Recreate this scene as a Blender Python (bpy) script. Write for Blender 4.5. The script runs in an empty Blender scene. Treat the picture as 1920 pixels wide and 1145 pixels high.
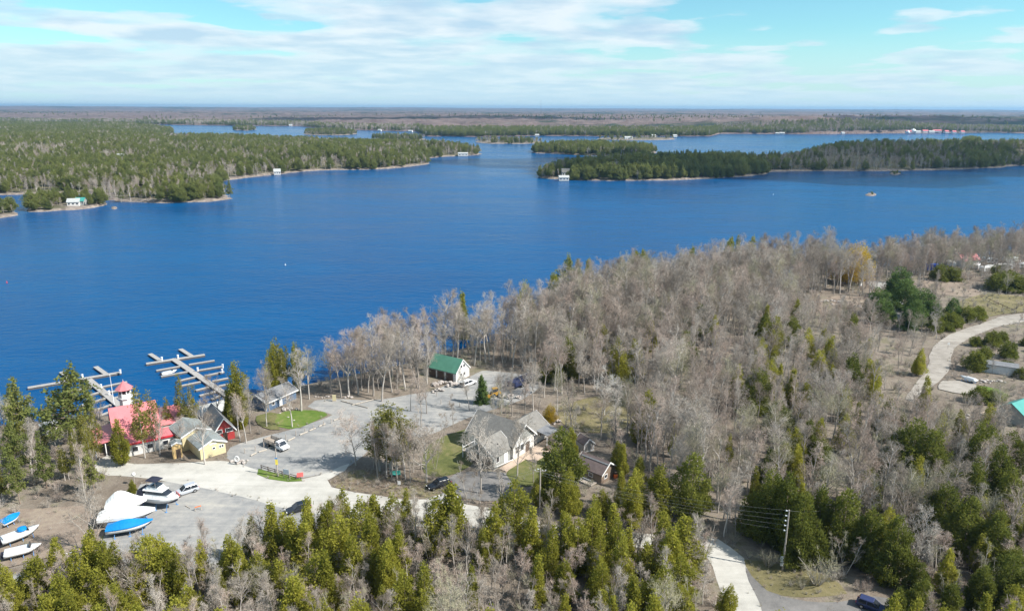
import bpy, math, random
import numpy as np
from mathutils import Vector, Matrix, Euler
from mathutils.noise import fractal, noise as mnoise

random.seed(7)
RNG = np.random.default_rng(11)
SC = bpy.context.scene
COL = SC.collection

# ---------------------------------------------------------------- camera, sky, sun, exposure
F_PX, PITCH, ROLL, CAM_Z = 1371.0, math.radians(15.1), math.radians(0.22), 72.0
cam = bpy.data.cameras.new("camera")
cam.sensor_width = 36.0
cam.lens = F_PX * 36.0 / 1920.0
cam.clip_start, cam.clip_end = 1.0, 80000.0
cam_o = bpy.data.objects.new("camera", cam)
COL.objects.link(cam_o)
cam_o.matrix_world = Matrix.Translation((0, 0, CAM_Z)) @ Matrix.Rotation(math.pi / 2 - PITCH, 4, 'X') @ Matrix.Rotation(ROLL, 4, 'Z')
SC.camera = cam_o

SUN_EL = math.radians(43)
SUN_AZ = math.radians(108)                     # measured from +Y towards +X
SUN_DIR = Vector((math.sin(SUN_AZ) * math.cos(SUN_EL), math.cos(SUN_AZ) * math.cos(SUN_EL), math.sin(SUN_EL)))
SKY_STRENGTH = 0.082
SUN_STRENGTH = 4.4
EXPOSURE = 1.0
HAZE_DENSITY = 6.0e-5

SC.render.engine = 'CYCLES'
SC.view_settings.view_transform = 'Standard'
SC.view_settings.look = 'None'
SC.view_settings.gamma = 1.0
SC.view_settings.use_curve_mapping = False
SC.view_settings.exposure = EXPOSURE
SC.cycles.max_bounces = 8
SC.cycles.diffuse_bounces = 4
SC.cycles.glossy_bounces = 2
SC.cycles.transmission_bounces = 4
SC.cycles.volume_bounces = 0
SC.cycles.transparent_max_bounces = 6
SC.cycles.use_denoising = True
SC.cycles.denoising_prefilter = 'ACCURATE'
SC.cycles.sample_clamp_indirect = 4.0

sun = bpy.data.lights.new("sun", 'SUN')
sun.energy = SUN_STRENGTH
sun.angle = math.radians(0.53)
sun.color = (1.0, 0.95, 0.87)
sun_o = bpy.data.objects.new("sun", sun)
COL.objects.link(sun_o)
sun_o.location = SUN_DIR * 500
sun_o.rotation_euler = (-SUN_DIR).to_track_quat('-Z', 'Y').to_euler()


class NT:
    """tiny node-tree helper"""
    def __init__(self, tree):
        self.t = tree
        self.l = tree.links

    def n(self, kind, **kw):
        nd = self.t.nodes.new(kind)
        for k, v in kw.items():
            if k == 'i':
                for kk, vv in v.items():
                    s = nd.inputs[kk]
                    if isinstance(vv, bpy.types.NodeSocket):
                        self.l.new(vv, s)
                    else:
                        s.default_value = vv
            else:
                setattr(nd, k, v)
        return nd

    def math(self, op, a, b=0.0, c=None, clamp=False):
        i = {0: a, 1: b}
        if c is not None:
            i[2] = c
        return self.n('ShaderNodeMath', operation=op, use_clamp=clamp, i=i).outputs[0]

    def noise(self, vec, scale, detail=4.0, rough=0.55, dist=0.0):
        nd = self.n('ShaderNodeTexNoise', i={'Scale': scale, 'Detail': detail, 'Roughness': rough, 'Distortion': dist})
        if vec is not None:
            self.l.new(vec, nd.inputs['Vector'])
        return nd.outputs[0]

    def ramp(self, fac, stops, interp='LINEAR'):
        nd = self.n('ShaderNodeValToRGB')
        cr = nd.color_ramp
        cr.interpolation = interp
        while len(cr.elements) < len(stops):
            cr.elements.new(0.5)
        for e, (p, c) in zip(cr.elements, stops):
            e.position = p
            e.color = (*c, 1.0) if len(c) == 3 else c
        self.l.new(fac, nd.inputs[0])
        return nd.outputs[0]

    def mix(self, fac, a, b, blend='MIX'):
        nd = self.n('ShaderNodeMix', data_type='RGBA', blend_type=blend)
        for s, v in ((nd.inputs[0], fac), (nd.inputs[6], a), (nd.inputs[7], b)):
            if isinstance(v, bpy.types.NodeSocket):
                self.l.new(v, s)
            else:
                s.default_value = v if not isinstance(v, tuple) or len(v) == 4 else (*v, 1.0)
        return nd.outputs[2]


def build_world():
    w = bpy.data.worlds.new("World")
    SC.world = w
    w.use_nodes = True
    t = NT(w.node_tree)
    w.node_tree.nodes.clear()
    out = t.n('ShaderNodeOutputWorld')
    bg = t.n('ShaderNodeBackground', i={'Strength': SKY_STRENGTH})
    sky = t.n('ShaderNodeTexSky', sky_type='NISHITA', sun_disc=False, sun_elevation=SUN_EL,
              sun_rotation=SUN_AZ, altitude=200.0, air_density=1.0, dust_density=0.4, ozone_density=1.6)
    tint = t.mix(1.0, sky.outputs[0], (0.60, 0.95, 0.96), 'MULTIPLY')
    # broken cloud deck: a level layer seen in perspective
    co = t.n('ShaderNodeTexCoord').outputs['Generated']
    sx = t.n('ShaderNodeSeparateXYZ', i={0: co})
    z = t.math('ADD', t.math('MAXIMUM', sx.outputs[2], 0.0), 0.085)
    px = t.math('DIVIDE', sx.outputs[0], z)
    py = t.math('DIVIDE', sx.outputs[1], z)
    p = t.n('ShaderNodeCombineXYZ', i={0: px, 1: py, 2: 3.7}).outputs[0]
    mp = t.n('ShaderNodeMapping', i={0: p, 1: (CLOUD_OFF[0], CLOUD_OFF[1], 0.0), 3: (1.0, 1.0, 1.0)}).outputs[0]
    n1 = t.noise(mp, CLOUD_K[0], 8.0, 0.47, 0.0)
    n2 = t.noise(mp, CLOUD_K[1], 2.0, 0.5)
    cov = t.math('ADD', n1, t.math('MULTIPLY', t.math('SUBTRACT', n2, 0.5), 0.8))
    # a layer seen edge-on hides more of the sky low down
    low = t.math('SUBTRACT', 1.0, t.math('MULTIPLY', sx.outputs[2], 6.0), clamp=True)
    cov = t.math('ADD', cov, t.math('SUBTRACT', t.math('MULTIPLY', low, CLOUD_K[2]), CLOUD_K[3]))
    mask = t.ramp(cov, [(0.44, (0, 0, 0)), (0.50, (0.6,) * 3), (0.60, (0.88,) * 3)], 'EASE')
    # lit edges and greyer middles
    n3 = t.noise(mp, CLOUD_K[0] * 1.8, 6.0, 0.5, 0.1)
    n4 = t.math('SUBTRACT', t.math('ADD', n3, 0.10), t.math('MULTIPLY', t.math('SUBTRACT', cov, 0.5), 0.35))
    ccol = t.ramp(n4, [(0.42, (3.35, 4.45, 5.5)), (0.54, (4.3, 5.15, 5.85)), (0.66, (5.5, 5.95, 6.3))])
    res = t.mix(mask, tint, ccol)
    # thick air along the horizon evens out sky and cloud
    veil = t.ramp(sx.outputs[2], [(0.0, (0.92,) * 3), (0.035, (0.55,) * 3), (0.10, (0.0,) * 3)], 'EASE')
    res = t.mix(veil, res, (3.9, 5.3, 5.95))
    t.l.new(res, bg.inputs[0])
    t.l.new(bg.outputs[0], out.inputs[0])


CLOUD_OFF = (-8.0, 19.0)
CLOUD_K = (1.05, 0.20, 0.22, 0.07)
build_world()


# ---------------------------------------------------------------- plan: picture point -> place on the ground
def ray(px, py):
    u, v = (px - 960) / F_PX, -(py - 572.5) / F_PX
    c, s = math.cos(ROLL), math.sin(ROLL)
    u, v = u * c - v * s, v * c + u * s
    return u, math.cos(PITCH) + v * math.sin(PITCH), -math.sin(PITCH) + v * math.cos(PITCH)


def at(px, py, z=2.0):
    d = ray(px, py)
    k = (z - CAM_Z) / d[2]
    return d[0] * k, d[1] * k


def height_at(px, py, y):
    """height of the point seen at (px, py) if it stands at forward distance y"""
    d = ray(px, py)
    return CAM_Z + d[2] * y / d[1]


def pts(lst, z=2.0):
    return [at(a, b, z) for a, b in lst]


# ---------------------------------------------------------------- materials
MATS = {}


def new_mat(name):
    m = bpy.data.materials.new(name)
    m.use_nodes = True
    t = NT(m.node_tree)
    b = m.node_tree.nodes['Principled BSDF']
    MATS[name] = m
    return m, t, b


def obj_co(t):
    return t.n('ShaderNodeTexCoord').outputs['Object']


def world_co(t):
    return t.n('ShaderNodeNewGeometry').outputs['Position']


def plain(name, col, rough=0.6, metal=0.0, var=0.12, scale=2.0, bump=0.0, bscale=8.0, spec=0.4):
    m, t, b = new_mat(name)
    co = obj_co(t)
    n = t.noise(co, scale, 5.0, 0.6)
    lo = tuple(max(0, c * (1 - var)) for c in col)
    hi = tuple(min(1, c * (1 + var)) for c in col)
    c = t.ramp(n, [(0.3, lo), (0.7, hi)])
    t.l.new(c, b.inputs['Base Color'])
    b.inputs['Roughness'].default_value = rough
    b.inputs['Metallic'].default_value = metal
    b.inputs['Specular IOR Level'].default_value = spec
    if bump:
        bn = t.n('ShaderNodeBump', i={'Strength': bump, 'Distance': 0.05, 'Height': t.noise(co, bscale, 4.0)})
        t.l.new(bn.outputs[0], b.inputs['Normal'])
    return m


def ground_mat(name, stops, scales=(0.08, 0.6, 4.0), weights=(0.45, 0.35, 0.2), rough=0.95, bump=0.5, bscale=1.5, bdist=0.15, streak=0.0):
    m, t, b = new_mat(name)
    co = world_co(t)
    acc = None
    for s, w in zip(scales, weights):
        v = t.math('MULTIPLY', t.noise(co, s, 5.0, 0.62), w)
        acc = v if acc is None else t.math('ADD', acc, v)
    if streak:
        sm = t.n('ShaderNodeMapping', i={0: co, 2: (0, 0, math.radians(-streak)), 3: (0.05, 0.55, 1.0)}).outputs[0]
        acc = t.math('ADD', acc, t.math('MULTIPLY', t.math('SUBTRACT', t.noise(sm, 1.0, 4.0, 0.6, 0.6), 0.5), 0.38))
    t.l.new(t.ramp(acc, stops), b.inputs['Base Color'])
    b.inputs['Roughness'].default_value = rough
    b.inputs['Specular IOR Level'].default_value = 0.15
    if bump:
        bn = t.n('ShaderNodeBump', i={'Strength': bump, 'Distance': bdist, 'Height': t.noise(co, bscale, 5.0, 0.7)})
        t.l.new(bn.outputs[0], b.inputs['Normal'])
    return m


def siding(name, col, pitch=0.2, rough=0.6, vertical=False):
    m, t, b = new_mat(name)
    co = obj_co(t)
    n = t.noise(co, 1.3, 5.0, 0.6)
    c = t.ramp(n, [(0.3, tuple(c * 0.86 for c in col)), (0.7, tuple(min(1, c * 1.06) for c in col))])
    t.l.new(c, b.inputs['Base Color'])
    b.inputs['Roughness'].default_value = rough
    w = t.n('ShaderNodeTexWave', wave_type='BANDS', bands_direction='X' if vertical else 'Z', wave_profile='SAW', i={'Vector': co, 'Scale': 0.3142 / pitch})
    bn = t.n('ShaderNodeBump', i={'Strength': 0.5, 'Distance': 0.03, 'Height': w.outputs[1]})
    t.l.new(bn.outputs[0], b.inputs['Normal'])
    return m


def foliage(name, dark, light, trans=0.3, tip=None):
    m, t, b = new_mat(name)
    oi = t.n('ShaderNodeObjectInfo')
    co = world_co(t)
    n = t.noise(co, 0.9, 3.0, 0.6)
    f = t.math('ADD', t.math('MULTIPLY', n, 0.65), t.math('MULTIPLY', oi.outputs['Random'], 0.38))
    stops = [(0.25, dark), (0.75, light)]
    if tip:
        stops.append((0.92, tip))
    c = t.ramp(f, stops)
    d = t.n('ShaderNodeBsdfDiffuse', i={'Color': c})
    tr = t.n('ShaderNodeBsdfTranslucent', i={'Color': c})
    mx = t.n('ShaderNodeMixShader', i={0: trans, 1: d.outputs[0], 2: tr.outputs[0]})
    t.l.new(mx.outputs[0], m.node_tree.nodes['Material Output'].inputs[0])
    return m


def bark(name, a, c2, spread=0.5):
    m, t, b = new_mat(name)
    oi = t.n('ShaderNodeObjectInfo')
    n = t.noise(world_co(t), 1.2, 4.0)
    f = t.math('ADD', t.math('MULTIPLY', n, 1 - spread), t.math('MULTIPLY', oi.outputs['Random'], spread))
    t.l.new(t.ramp(f, [(0.2, a), (0.8, c2)]), b.inputs['Base Color'])
    b.inputs['Roughness'].default_value = 0.9
    b.inputs['Specular IOR Level'].default_value = 0.1
    return m


ground_mat('leaf_litter', [(0.36, (0.100, 0.082, 0.066)), (0.46, (0.160, 0.132, 0.106)), (0.53, (0.205, 0.175, 0.143)), (0.585, (0.150, 0.140, 0.088)), (0.66, (0.245, 0.215, 0.178))],
           scales=(0.035, 0.25, 1.8), bump=0.8, bscale=1.2, bdist=0.3)
ground_mat('gravel', [(0.32, (0.145, 0.148, 0.15)), (0.45, (0.225, 0.227, 0.226)), (0.56, (0.285, 0.28, 0.268)), (0.70, (0.37, 0.352, 0.315))], scales=(0.12, 0.7, 5.0), bump=0.3, bscale=6.0, bdist=0.04, streak=48.0)
ground_mat('gravel_pale', [(0.36, (0.31, 0.30, 0.275)), (0.5, (0.40, 0.388, 0.355)), (0.64, (0.47, 0.455, 0.42))], scales=(0.10, 0.5, 5.0), bump=0.3, bscale=6.0, bdist=0.04, streak=-14.0)
ground_mat('gravel_tan', [(0.36, (0.21, 0.19, 0.165)), (0.5, (0.29, 0.265, 0.235)), (0.64, (0.355, 0.33, 0.295))], scales=(0.10, 0.5, 5.0), bump=0.3, bscale=6.0, bdist=0.04, streak=30.0)
ground_mat('asphalt_old', [(0.38, (0.115, 0.112, 0.11)), (0.5, (0.165, 0.16, 0.155)), (0.62, (0.21, 0.20, 0.195))], scales=(0.12, 0.7, 5.0), bump=0.2, bscale=6.0, bdist=0.03)
ground_mat('lawn', [(0.36, (0.065, 0.100, 0.022)), (0.47, (0.090, 0.145, 0.026)), (0.56, (0.125, 0.165, 0.040)), (0.64, (0.20, 0.185, 0.085))], scales=(0.15, 0.8, 6.0), bump=0.6, bscale=5.0, bdist=0.08)
ground_mat('dry_grass', [(0.38, (0.105, 0.095, 0.045)), (0.5, (0.165, 0.145, 0.075)), (0.62, (0.225, 0.19, 0.115))], scales=(0.12, 0.7, 5.0), bump=0.7, bscale=4.0, bdist=0.1)
ground_mat('brown_brush', [(0.38, (0.120, 0.095, 0.070)), (0.48, (0.175, 0.140, 0.105)), (0.55, (0.165, 0.150, 0.075)), (0.64, (0.23, 0.195, 0.14))], scales=(0.2, 0.9, 5.0), bump=0.8, bscale=3.0, bdist=0.15)
ground_mat('bare_soil', [(0.38, (0.16, 0.125, 0.095)), (0.5, (0.225, 0.18, 0.145)), (0.62, (0.28, 0.235, 0.18))], scales=(0.2, 0.9, 5.0), bump=0.6, bscale=3.0, bdist=0.1)

ground_mat('lawn_dull', [(0.38, (0.070, 0.082, 0.028)), (0.5, (0.110, 0.118, 0.042)), (0.62, (0.175, 0.155, 0.075))], scales=(0.15, 0.8, 6.0), bump=0.6, bscale=5.0, bdist=0.08)

plain('granite', (0.40, 0.335, 0.295), 0.9, var=0.3, scale=1.2, bump=0.6, bscale=3.0)
plain('pale_rock', (0.36, 0.325, 0.30), 0.9, var=0.3, scale=1.5, bump=0.5, bscale=4.0)
plain('white_paint', (0.66, 0.66, 0.65), 0.5, var=0.04)
plain('trim_white', (0.68, 0.68, 0.68), 0.5, var=0.03)
plain('dock_wood', (0.31, 0.295, 0.28), 0.85, var=0.2, scale=3.0)
plain('dock_float', (0.10, 0.09, 0.085), 0.8)
plain('post_white', (0.78, 0.78, 0.78), 0.5, var=0.05)
plain('pink_metal', (0.52, 0.17, 0.185), 0.35, var=0.10, scale=0.6)
plain('red_metal', (0.50, 0.035, 0.05), 0.4, var=0.1)
plain('green_metal', (0.075, 0.205, 0.145), 0.35, var=0.12, scale=0.5)
plain('teal_metal', (0.045, 0.25, 0.22), 0.4, var=0.12, scale=0.5)
plain('shingle_grey', (0.175, 0.168, 0.155), 0.9, var=0.16, scale=1.6, bump=0.5, bscale=5)
plain('shingle_slate', (0.17, 0.175, 0.185), 0.9, var=0.18, scale=1.6, bump=0.5, bscale=5)
plain('shingle_teal', (0.21, 0.235, 0.235), 0.85, var=0.12, scale=1.2, bump=0.4, bscale=5)
plain('shingle_pale', (0.36, 0.37, 0.365), 0.8, var=0.10, scale=1.2)
plain('shingle_brown', (0.125, 0.095, 0.09), 0.9, var=0.2, scale=1.6, bump=0.5, bscale=5)
plain('wood_dark', (0.095, 0.065, 0.05), 0.8, var=0.2)
plain('wood_weathered', (0.30, 0.26, 0.22), 0.85, var=0.25, scale=3.0)
plain('wood_fresh', (0.52, 0.37, 0.22), 0.8, var=0.2, scale=3.0)
plain('log_pale', (0.38, 0.34, 0.29), 0.85, var=0.25, scale=3.0)
plain('patio_tan', (0.42, 0.33, 0.26), 0.8, var=0.12, scale=1.0)
siding('siding_white', (0.62, 0.61, 0.59))
siding('siding_cream', (0.58, 0.51, 0.31))
siding('siding_ochre', (0.66, 0.45, 0.20))
siding('siding_red', (0.34, 0.035, 0.035))
siding('siding_blue', (0.09, 0.14, 0.22))
siding('siding_grey', (0.30, 0.31, 0.30))
siding('siding_shed', (0.33, 0.31, 0.29))
siding('siding_brown', (0.20, 0.15, 0.115))
siding('siding_bluegrey', (0.32, 0.36, 0.44))
plain('glass_dark', (0.025, 0.030, 0.038), 0.08, var=0.2, spec=0.8)
plain('rubber', (0.018, 0.018, 0.018), 0.7)
plain('chrome', (0.55, 0.56, 0.58), 0.3, metal=0.9, var=0.05)
plain('car_silver', (0.52, 0.55, 0.60), 0.28, metal=0.35, var=0.03, spec=0.6)
plain('car_black', (0.015, 0.017, 0.022), 0.2, var=0.05, spec=0.7)
plain('car_white', (0.66, 0.67, 0.68), 0.28, var=0.03, spec=0.6)
plain('truck_blue', (0.030, 0.042, 0.11), 0.4, var=0.15)
plain('machine_yellow', (0.42, 0.24, 0.04), 0.45, var=0.12)
plain('gel_white', (0.66, 0.67, 0.67), 0.25, var=0.03, spec=0.6)
plain('gel_grey', (0.50, 0.52, 0.54), 0.3, var=0.04)
plain('antifoul', (0.020, 0.020, 0.045), 0.6)
plain('shrinkwrap', (0.66, 0.67, 0.66), 0.35, var=0.04, scale=1.2, bump=0.35, bscale=2.0)
plain('tarp_blue', (0.003, 0.19, 0.50), 0.45, var=0.10, scale=1.0, bump=0.4, bscale=2.5)
plain('canvas_navy', (0.02, 0.022, 0.04), 0.7, bump=0.2)
plain('stand_blue', (0.10, 0.25, 0.50), 0.5)
plain('sign_red', (0.62, 0.10, 0.09), 0.5)
plain('sign_yellow', (0.80, 0.65, 0.10), 0.5)
plain('sign_grey', (0.45, 0.50, 0.55), 0.5)
plain('orange_plastic', (0.70, 0.16, 0.03), 0.5)
plain('pole_wood', (0.36, 0.32, 0.28), 0.85, var=0.2, scale=2.0)
plain('insulator', (0.62, 0.64, 0.66), 0.35)
plain('wire_metal', (0.23, 0.23, 0.235), 0.5)
plain('mast_steel', (0.30, 0.28, 0.30), 0.5)
plain('container_blue', (0.035, 0.09, 0.42), 0.45, var=0.12)
plain('buoy_white', (0.8, 0.8, 0.8), 0.4)
plain('buoy_red', (0.6, 0.05, 0.04), 0.4)
plain('skylight_dark', (0.05, 0.05, 0.055), 0.4)

bark('bark_grey', (0.22, 0.195, 0.172), (0.50, 0.465, 0.425))
bark('twig_grey', (0.30, 0.265, 0.226), (0.445, 0.402, 0.355), 0.7)
bark('twig_rose', (0.34, 0.268, 0.226), (0.47, 0.385, 0.328), 0.7)
bark('twig_olive', (0.265, 0.25, 0.175), (0.375, 0.35, 0.24), 0.7)
bark('twig_brown', (0.225, 0.185, 0.150), (0.335, 0.285, 0.238), 0.7)
bark('bark_birch', (0.50, 0.47, 0.43), (0.66, 0.63, 0.58))
bark('bark_pine', (0.13, 0.10, 0.08), (0.26, 0.20, 0.16))
foliage('cedar_leaf', (0.195, 0.200, 0.034), (0.38, 0.365, 0.062), 0.52, (0.48, 0.42, 0.085))
foliage('cedar_dark_leaf', (0.098, 0.118, 0.026), (0.195, 0.210, 0.044), 0.45, (0.27, 0.26, 0.055))
foliage('pine_leaf', (0.140, 0.168, 0.052), (0.26, 0.275, 0.085), 0.48, (0.34, 0.325, 0.095))
foliage('spruce_leaf', (0.070, 0.118, 0.040), (0.150, 0.210, 0.064), 0.42)
foliage('thin_leaf', (0.15, 0.155, 0.036), (0.24, 0.225, 0.06), 0.4)
foliage('willow_leaf', (0.40, 0.29, 0.035), (0.58, 0.42, 0.06), 0.4)


def water_mat():
    m, t, b = new_mat('lake_water')
    co = world_co(t)
    b.inputs['Specular IOR Level'].default_value = 0.05
    b.inputs['IOR'].default_value = 1.333
    gust = t.noise(co, 0.010, 4.0, 0.6)
    gust2 = t.noise(t.n('ShaderNodeMapping', i={0: co, 3: (0.35, 1.4, 1.0)}).outputs[0], 0.02, 4.0, 0.6)
    g = t.math('ADD', t.math('MULTIPLY', gust, 0.5), t.math('MULTIPLY', gust2, 0.5))
    t.l.new(t.n('ShaderNodeMapRange', i={0: g, 1: 0.35, 2: 0.65, 3: 0.10, 4: 0.26}).outputs[0], b.inputs['Roughness'])
    c = t.ramp(g, [(0.34, (0.001, 0.048, 0.150)), (0.5, (0.001, 0.058, 0.172)), (0.66, (0.002, 0.072, 0.198))])
    t.l.new(c, b.inputs['Base Color'])
    wv = t.n('ShaderNodeMapping', i={0: co, 2: (0, 0, 0.5), 3: (0.45, 1.0, 1.0)}).outputs[0]
    h = t.math('ADD', t.math('MULTIPLY', t.noise(wv, 0.45, 4.0, 0.6), 1.0), t.math('MULTIPLY', t.noise(wv, 0.10, 3.0, 0.55), 1.6))
    st = t.n('ShaderNodeMapRange', i={0: g, 1: 0.35, 2: 0.65, 3: 0.35, 4: 0.9}).outputs[0]
    bn = t.n('ShaderNodeBump', i={'Strength': st, 'Distance': 0.75, 'Height': h})
    t.l.new(bn.outputs[0], b.inputs['Normal'])


water_mat()


def shore_land_mat(name, litter, rock_lo=(0.12, 0.10, 0.088), rock_hi=(0.29, 0.245, 0.215)):
    """woodland floor with bare granite where the land meets the water"""
    m, t, b = new_mat(name)
    co = world_co(t)
    z = t.n('ShaderNodeSeparateXYZ', i={0: co}).outputs[2]
    n = t.noise(co, 0.05, 5.0, 0.65)
    zz = t.math('ADD', z, t.math('MULTIPLY', t.math('SUBTRACT', n, 0.5), 6.0))
    f = t.n('ShaderNodeMapRange', i={0: zz, 1: 1.3, 2: 2.2, 3: 0.0, 4: 1.0}).outputs[0]
    rock = t.ramp(t.noise(co, 0.3, 5.0, 0.65), [(0.35, rock_lo), (0.65, rock_hi)])
    lit = t.ramp(t.noise(co, 0.08, 5.0, 0.65), [(0.35, tuple(c * 0.75 for c in litter)), (0.65, tuple(c * 1.2 for c in litter))])
    t.l.new(t.mix(f, rock, lit), b.inputs['Base Color'])
    b.inputs['Roughness'].default_value = 0.95
    b.inputs['Specular IOR Level'].default_value = 0.15
    bn = t.n('ShaderNodeBump', i={'Strength': 0.7, 'Distance': 0.6, 'Height': t.noise(co, 0.5, 5.0, 0.7)})
    t.l.new(bn.outputs[0], b.inputs['Normal'])


shore_land_mat('shore_land', (0.105, 0.098, 0.058))


def far_land_mat():
    """distant bare woods with belts of evergreens"""
    m, t, b = new_mat('far_woods')
    co = world_co(t)
    st = t.n('ShaderNodeMapping', i={0: co, 3: (0.6, 1.0, 1.0)}).outputs[0]
    n = t.noise(co, 0.012, 5.0, 0.7)
    bare = t.ramp(n, [(0.35, (0.115, 0.086, 0.080)), (0.65, (0.19, 0.148, 0.135))])
    ev = t.ramp(t.noise(co, 0.03, 4.0, 0.7), [(0.35, (0.022, 0.034, 0.026)), (0.65, (0.055, 0.070, 0.042))])
    n2 = t.noise(st, 0.0011, 5.0, 0.62)
    n3 = t.noise(st, 0.006, 4.0, 0.7)
    k = t.math('ADD', t.math('MULTIPLY', n2, 0.7), t.math('MULTIPLY', n3, 0.3))
    f = t.ramp(k, [(0.51, (0, 0, 0)), (0.58, (1, 1, 1))])
    t.l.new(t.mix(f, bare, ev), b.inputs['Base Color'])
    b.inputs['Roughness'].default_value = 1.0
    b.inputs['Specular IOR Level'].default_value = 0.0
    bn = t.n('ShaderNodeBump', i={'Strength': 1.0, 'Distance': 9.0, 'Height': t.noise(co, 0.07, 3.0, 0.7)})
    t.l.new(bn.outputs[0], b.inputs['Normal'])


far_land_mat()


# ---------------------------------------------------------------- object helpers
def tag(o, label=None, cat=None, group=None, kind=None):
    if label:
        o['label'] = label
    if cat:
        o['category'] = cat
    if group:
        o['group'] = group
    if kind:
        o['kind'] = kind
    return o


def link(name, me, mat=None, parent=None):
    o = bpy.data.objects.new(name, me)
    COL.objects.link(o)
    if mat and me is not None and not me.materials:
        me.materials.append(MATS[mat])
    if parent is not None:
        o.parent = parent
    return o


def empty(name, x, y, z, rz=0.0):
    o = bpy.data.objects.new(name, None)
    o.empty_display_size = 0.3
    COL.objects.link(o)
    o.location = (x, y, z)
    o.rotation_euler = (0, 0, rz)
    return o


def copy_tree(o, parent=None):
    c = o.copy()
    COL.objects.link(c)
    c.parent = parent
    for ch in o.children:
        copy_tree(ch, c)
    return c


def np_mesh(name, V, tri=None, quads=None, mats=(), midx=None, smooth=False):
    """fast mesh from numpy arrays"""
    me = bpy.data.meshes.new(name)
    V = np.asarray(V, dtype=np.float32)
    parts, starts, n = [], [], 0
    if tri is not None and len(tri):
        tri = np.asarray(tri, dtype=np.int32)
        parts.append(tri.ravel())
        starts.append(np.arange(len(tri), dtype=np.int32) * 3)
        n = len(tri) * 3
    if quads is not None and len(quads):
        quads = np.asarray(quads, dtype=np.int32)
        parts.append(quads.ravel())
        starts.append(n + np.arange(len(quads), dtype=np.int32) * 4)
    loops = np.concatenate(parts)
    starts = np.concatenate(starts)
    me.vertices.add(len(V))
    me.vertices.foreach_set('co', V.ravel())
    me.loops.add(len(loops))
    me.loops.foreach_set('vertex_index', loops)
    me.polygons.add(len(starts))
    me.polygons.foreach_set('loop_start', starts)
    for mname in mats:
        me.materials.append(MATS[mname])
    if midx is not None:
        me.polygons.foreach_set('material_index', np.asarray(midx, dtype=np.int32))
    me.polygons.foreach_set('use_smooth', np.full(len(starts), smooth, dtype=bool))
    me.update(calc_edges=True)
    return me


class MB:
    """collects shapes, builds one mesh object"""
    def __init__(self):
        self.v, self.f = [], []

    def add(self, verts, faces, M=None):
        b = len(self.v)
        for p in verts:
            self.v.append(tuple(M @ Vector(p)) if M is not None else tuple(p))
        for f in faces:
            self.f.append(tuple(i + b for i in f))
        return self

    def box(self, c, s, rz=0.0, rx=0.0, ry=0.0):
        x, y, z = (k / 2 for k in s)
        vs = [(-x, -y, -z), (x, -y, -z), (x, y, -z), (-x, y, -z), (-x, -y, z), (x, -y, z), (x, y, z), (-x, y, z)]
        fs = [(0, 3, 2, 1), (4, 5, 6, 7), (0, 1, 5, 4), (1, 2, 6, 5), (2, 3, 7, 6), (3, 0, 4, 7)]
        M = Matrix.Translation(c) @ Euler((rx, ry, rz)).to_matrix().to_4x4()
        return self.add(vs, fs, M)

    def tube(self, p0, p1, r0, r1=None, n=8, cap=True):
        r1 = r0 if r1 is None else r1
        a, b = Vector(p0), Vector(p1)
        d = (b - a).normalized()
        u = d.orthogonal().normalized()
        w = d.cross(u)
        vs = []
        for q, r in ((a, r0), (b, r1)):
            for k in range(n):
                an = 2 * math.pi * k / n
                vs.append(q + (u * math.cos(an) + w * math.sin(an)) * r)
        fs = [(k, (k + 1) % n, n + (k + 1) % n, n + k) for k in range(n)]
        if cap:
            fs += [tuple(range(n - 1, -1, -1)), tuple(range(n, 2 * n))]
        return self.add(vs, fs)

    def lathe(self, c, prof, n=12):
        vs, fs = [], []
        for r, z in prof:
            for k in range(n):
                a = 2 * math.pi * k / n
                vs.append((c[0] + r * math.cos(a), c[1] + r * math.sin(a), c[2] + z))
        m = len(prof)
        for j in range(m - 1):
            for k in range(n):
                fs.append((j * n + k, j * n + (k + 1) % n, (j + 1) * n + (k + 1) % n, (j + 1) * n + k))
        fs.append(tuple(range(n - 1, -1, -1)))
        fs.append(tuple(range((m - 1) * n, m * n)))
        return self.add(vs, fs)

    def loft(self, sections, closed=True, caps=True):
        """sections: rings of equal length"""
        n = len(sections[0])
        vs = [p for s in sections for p in s]
        fs = []
        for j in range(len(sections) - 1):
            for k in range(n if closed else n - 1):
                fs.append((j * n + k, j * n + (k + 1) % n, (j + 1) * n + (k + 1) % n, (j + 1) * n + k))
        if caps:
            fs.append(tuple(range(n - 1, -1, -1)))
            fs.append(tuple(range((len(sections) - 1) * n, len(sections) * n)))
        return self.add(vs, fs)

    def prism(self, poly, z0, z1):
        n = len(poly)
        vs = [(p[0], p[1], z0) for p in poly] + [(p[0], p[1], z1) for p in poly]
        fs = [tuple(range(n - 1, -1, -1)), tuple(range(n, 2 * n))]
        fs += [(k, (k + 1) % n, n + (k + 1) % n, n + k) for k in range(n)]
        return self.add(vs, fs)

    def build(self, name, mat, parent=None, smooth=False):
        me = bpy.data.meshes.new(name)
        me.from_pydata(self.v, [], self.f)
        if smooth:
            me.polygons.foreach_set('use_smooth', [True] * len(me.polygons))
        me.update()
        return link(name, me, mat, parent)


# ---------------------------------------------------------------- polygons
def poly_np(p):
    return np.asarray(p, dtype=np.float64)


def inside(P, poly):
    x, y = P[:, 0], P[:, 1]
    r = np.zeros(len(P), bool)
    n = len(poly)
    j = n - 1
    for i in range(n):
        xi, yi = poly[i]
        xj, yj = poly[j]
        if yi != yj:
            c = ((yi > y) != (yj > y)) & (x < (xj - xi) * (y - yi) / (yj - yi) + xi)
            r ^= c
        j = i
    return r


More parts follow.
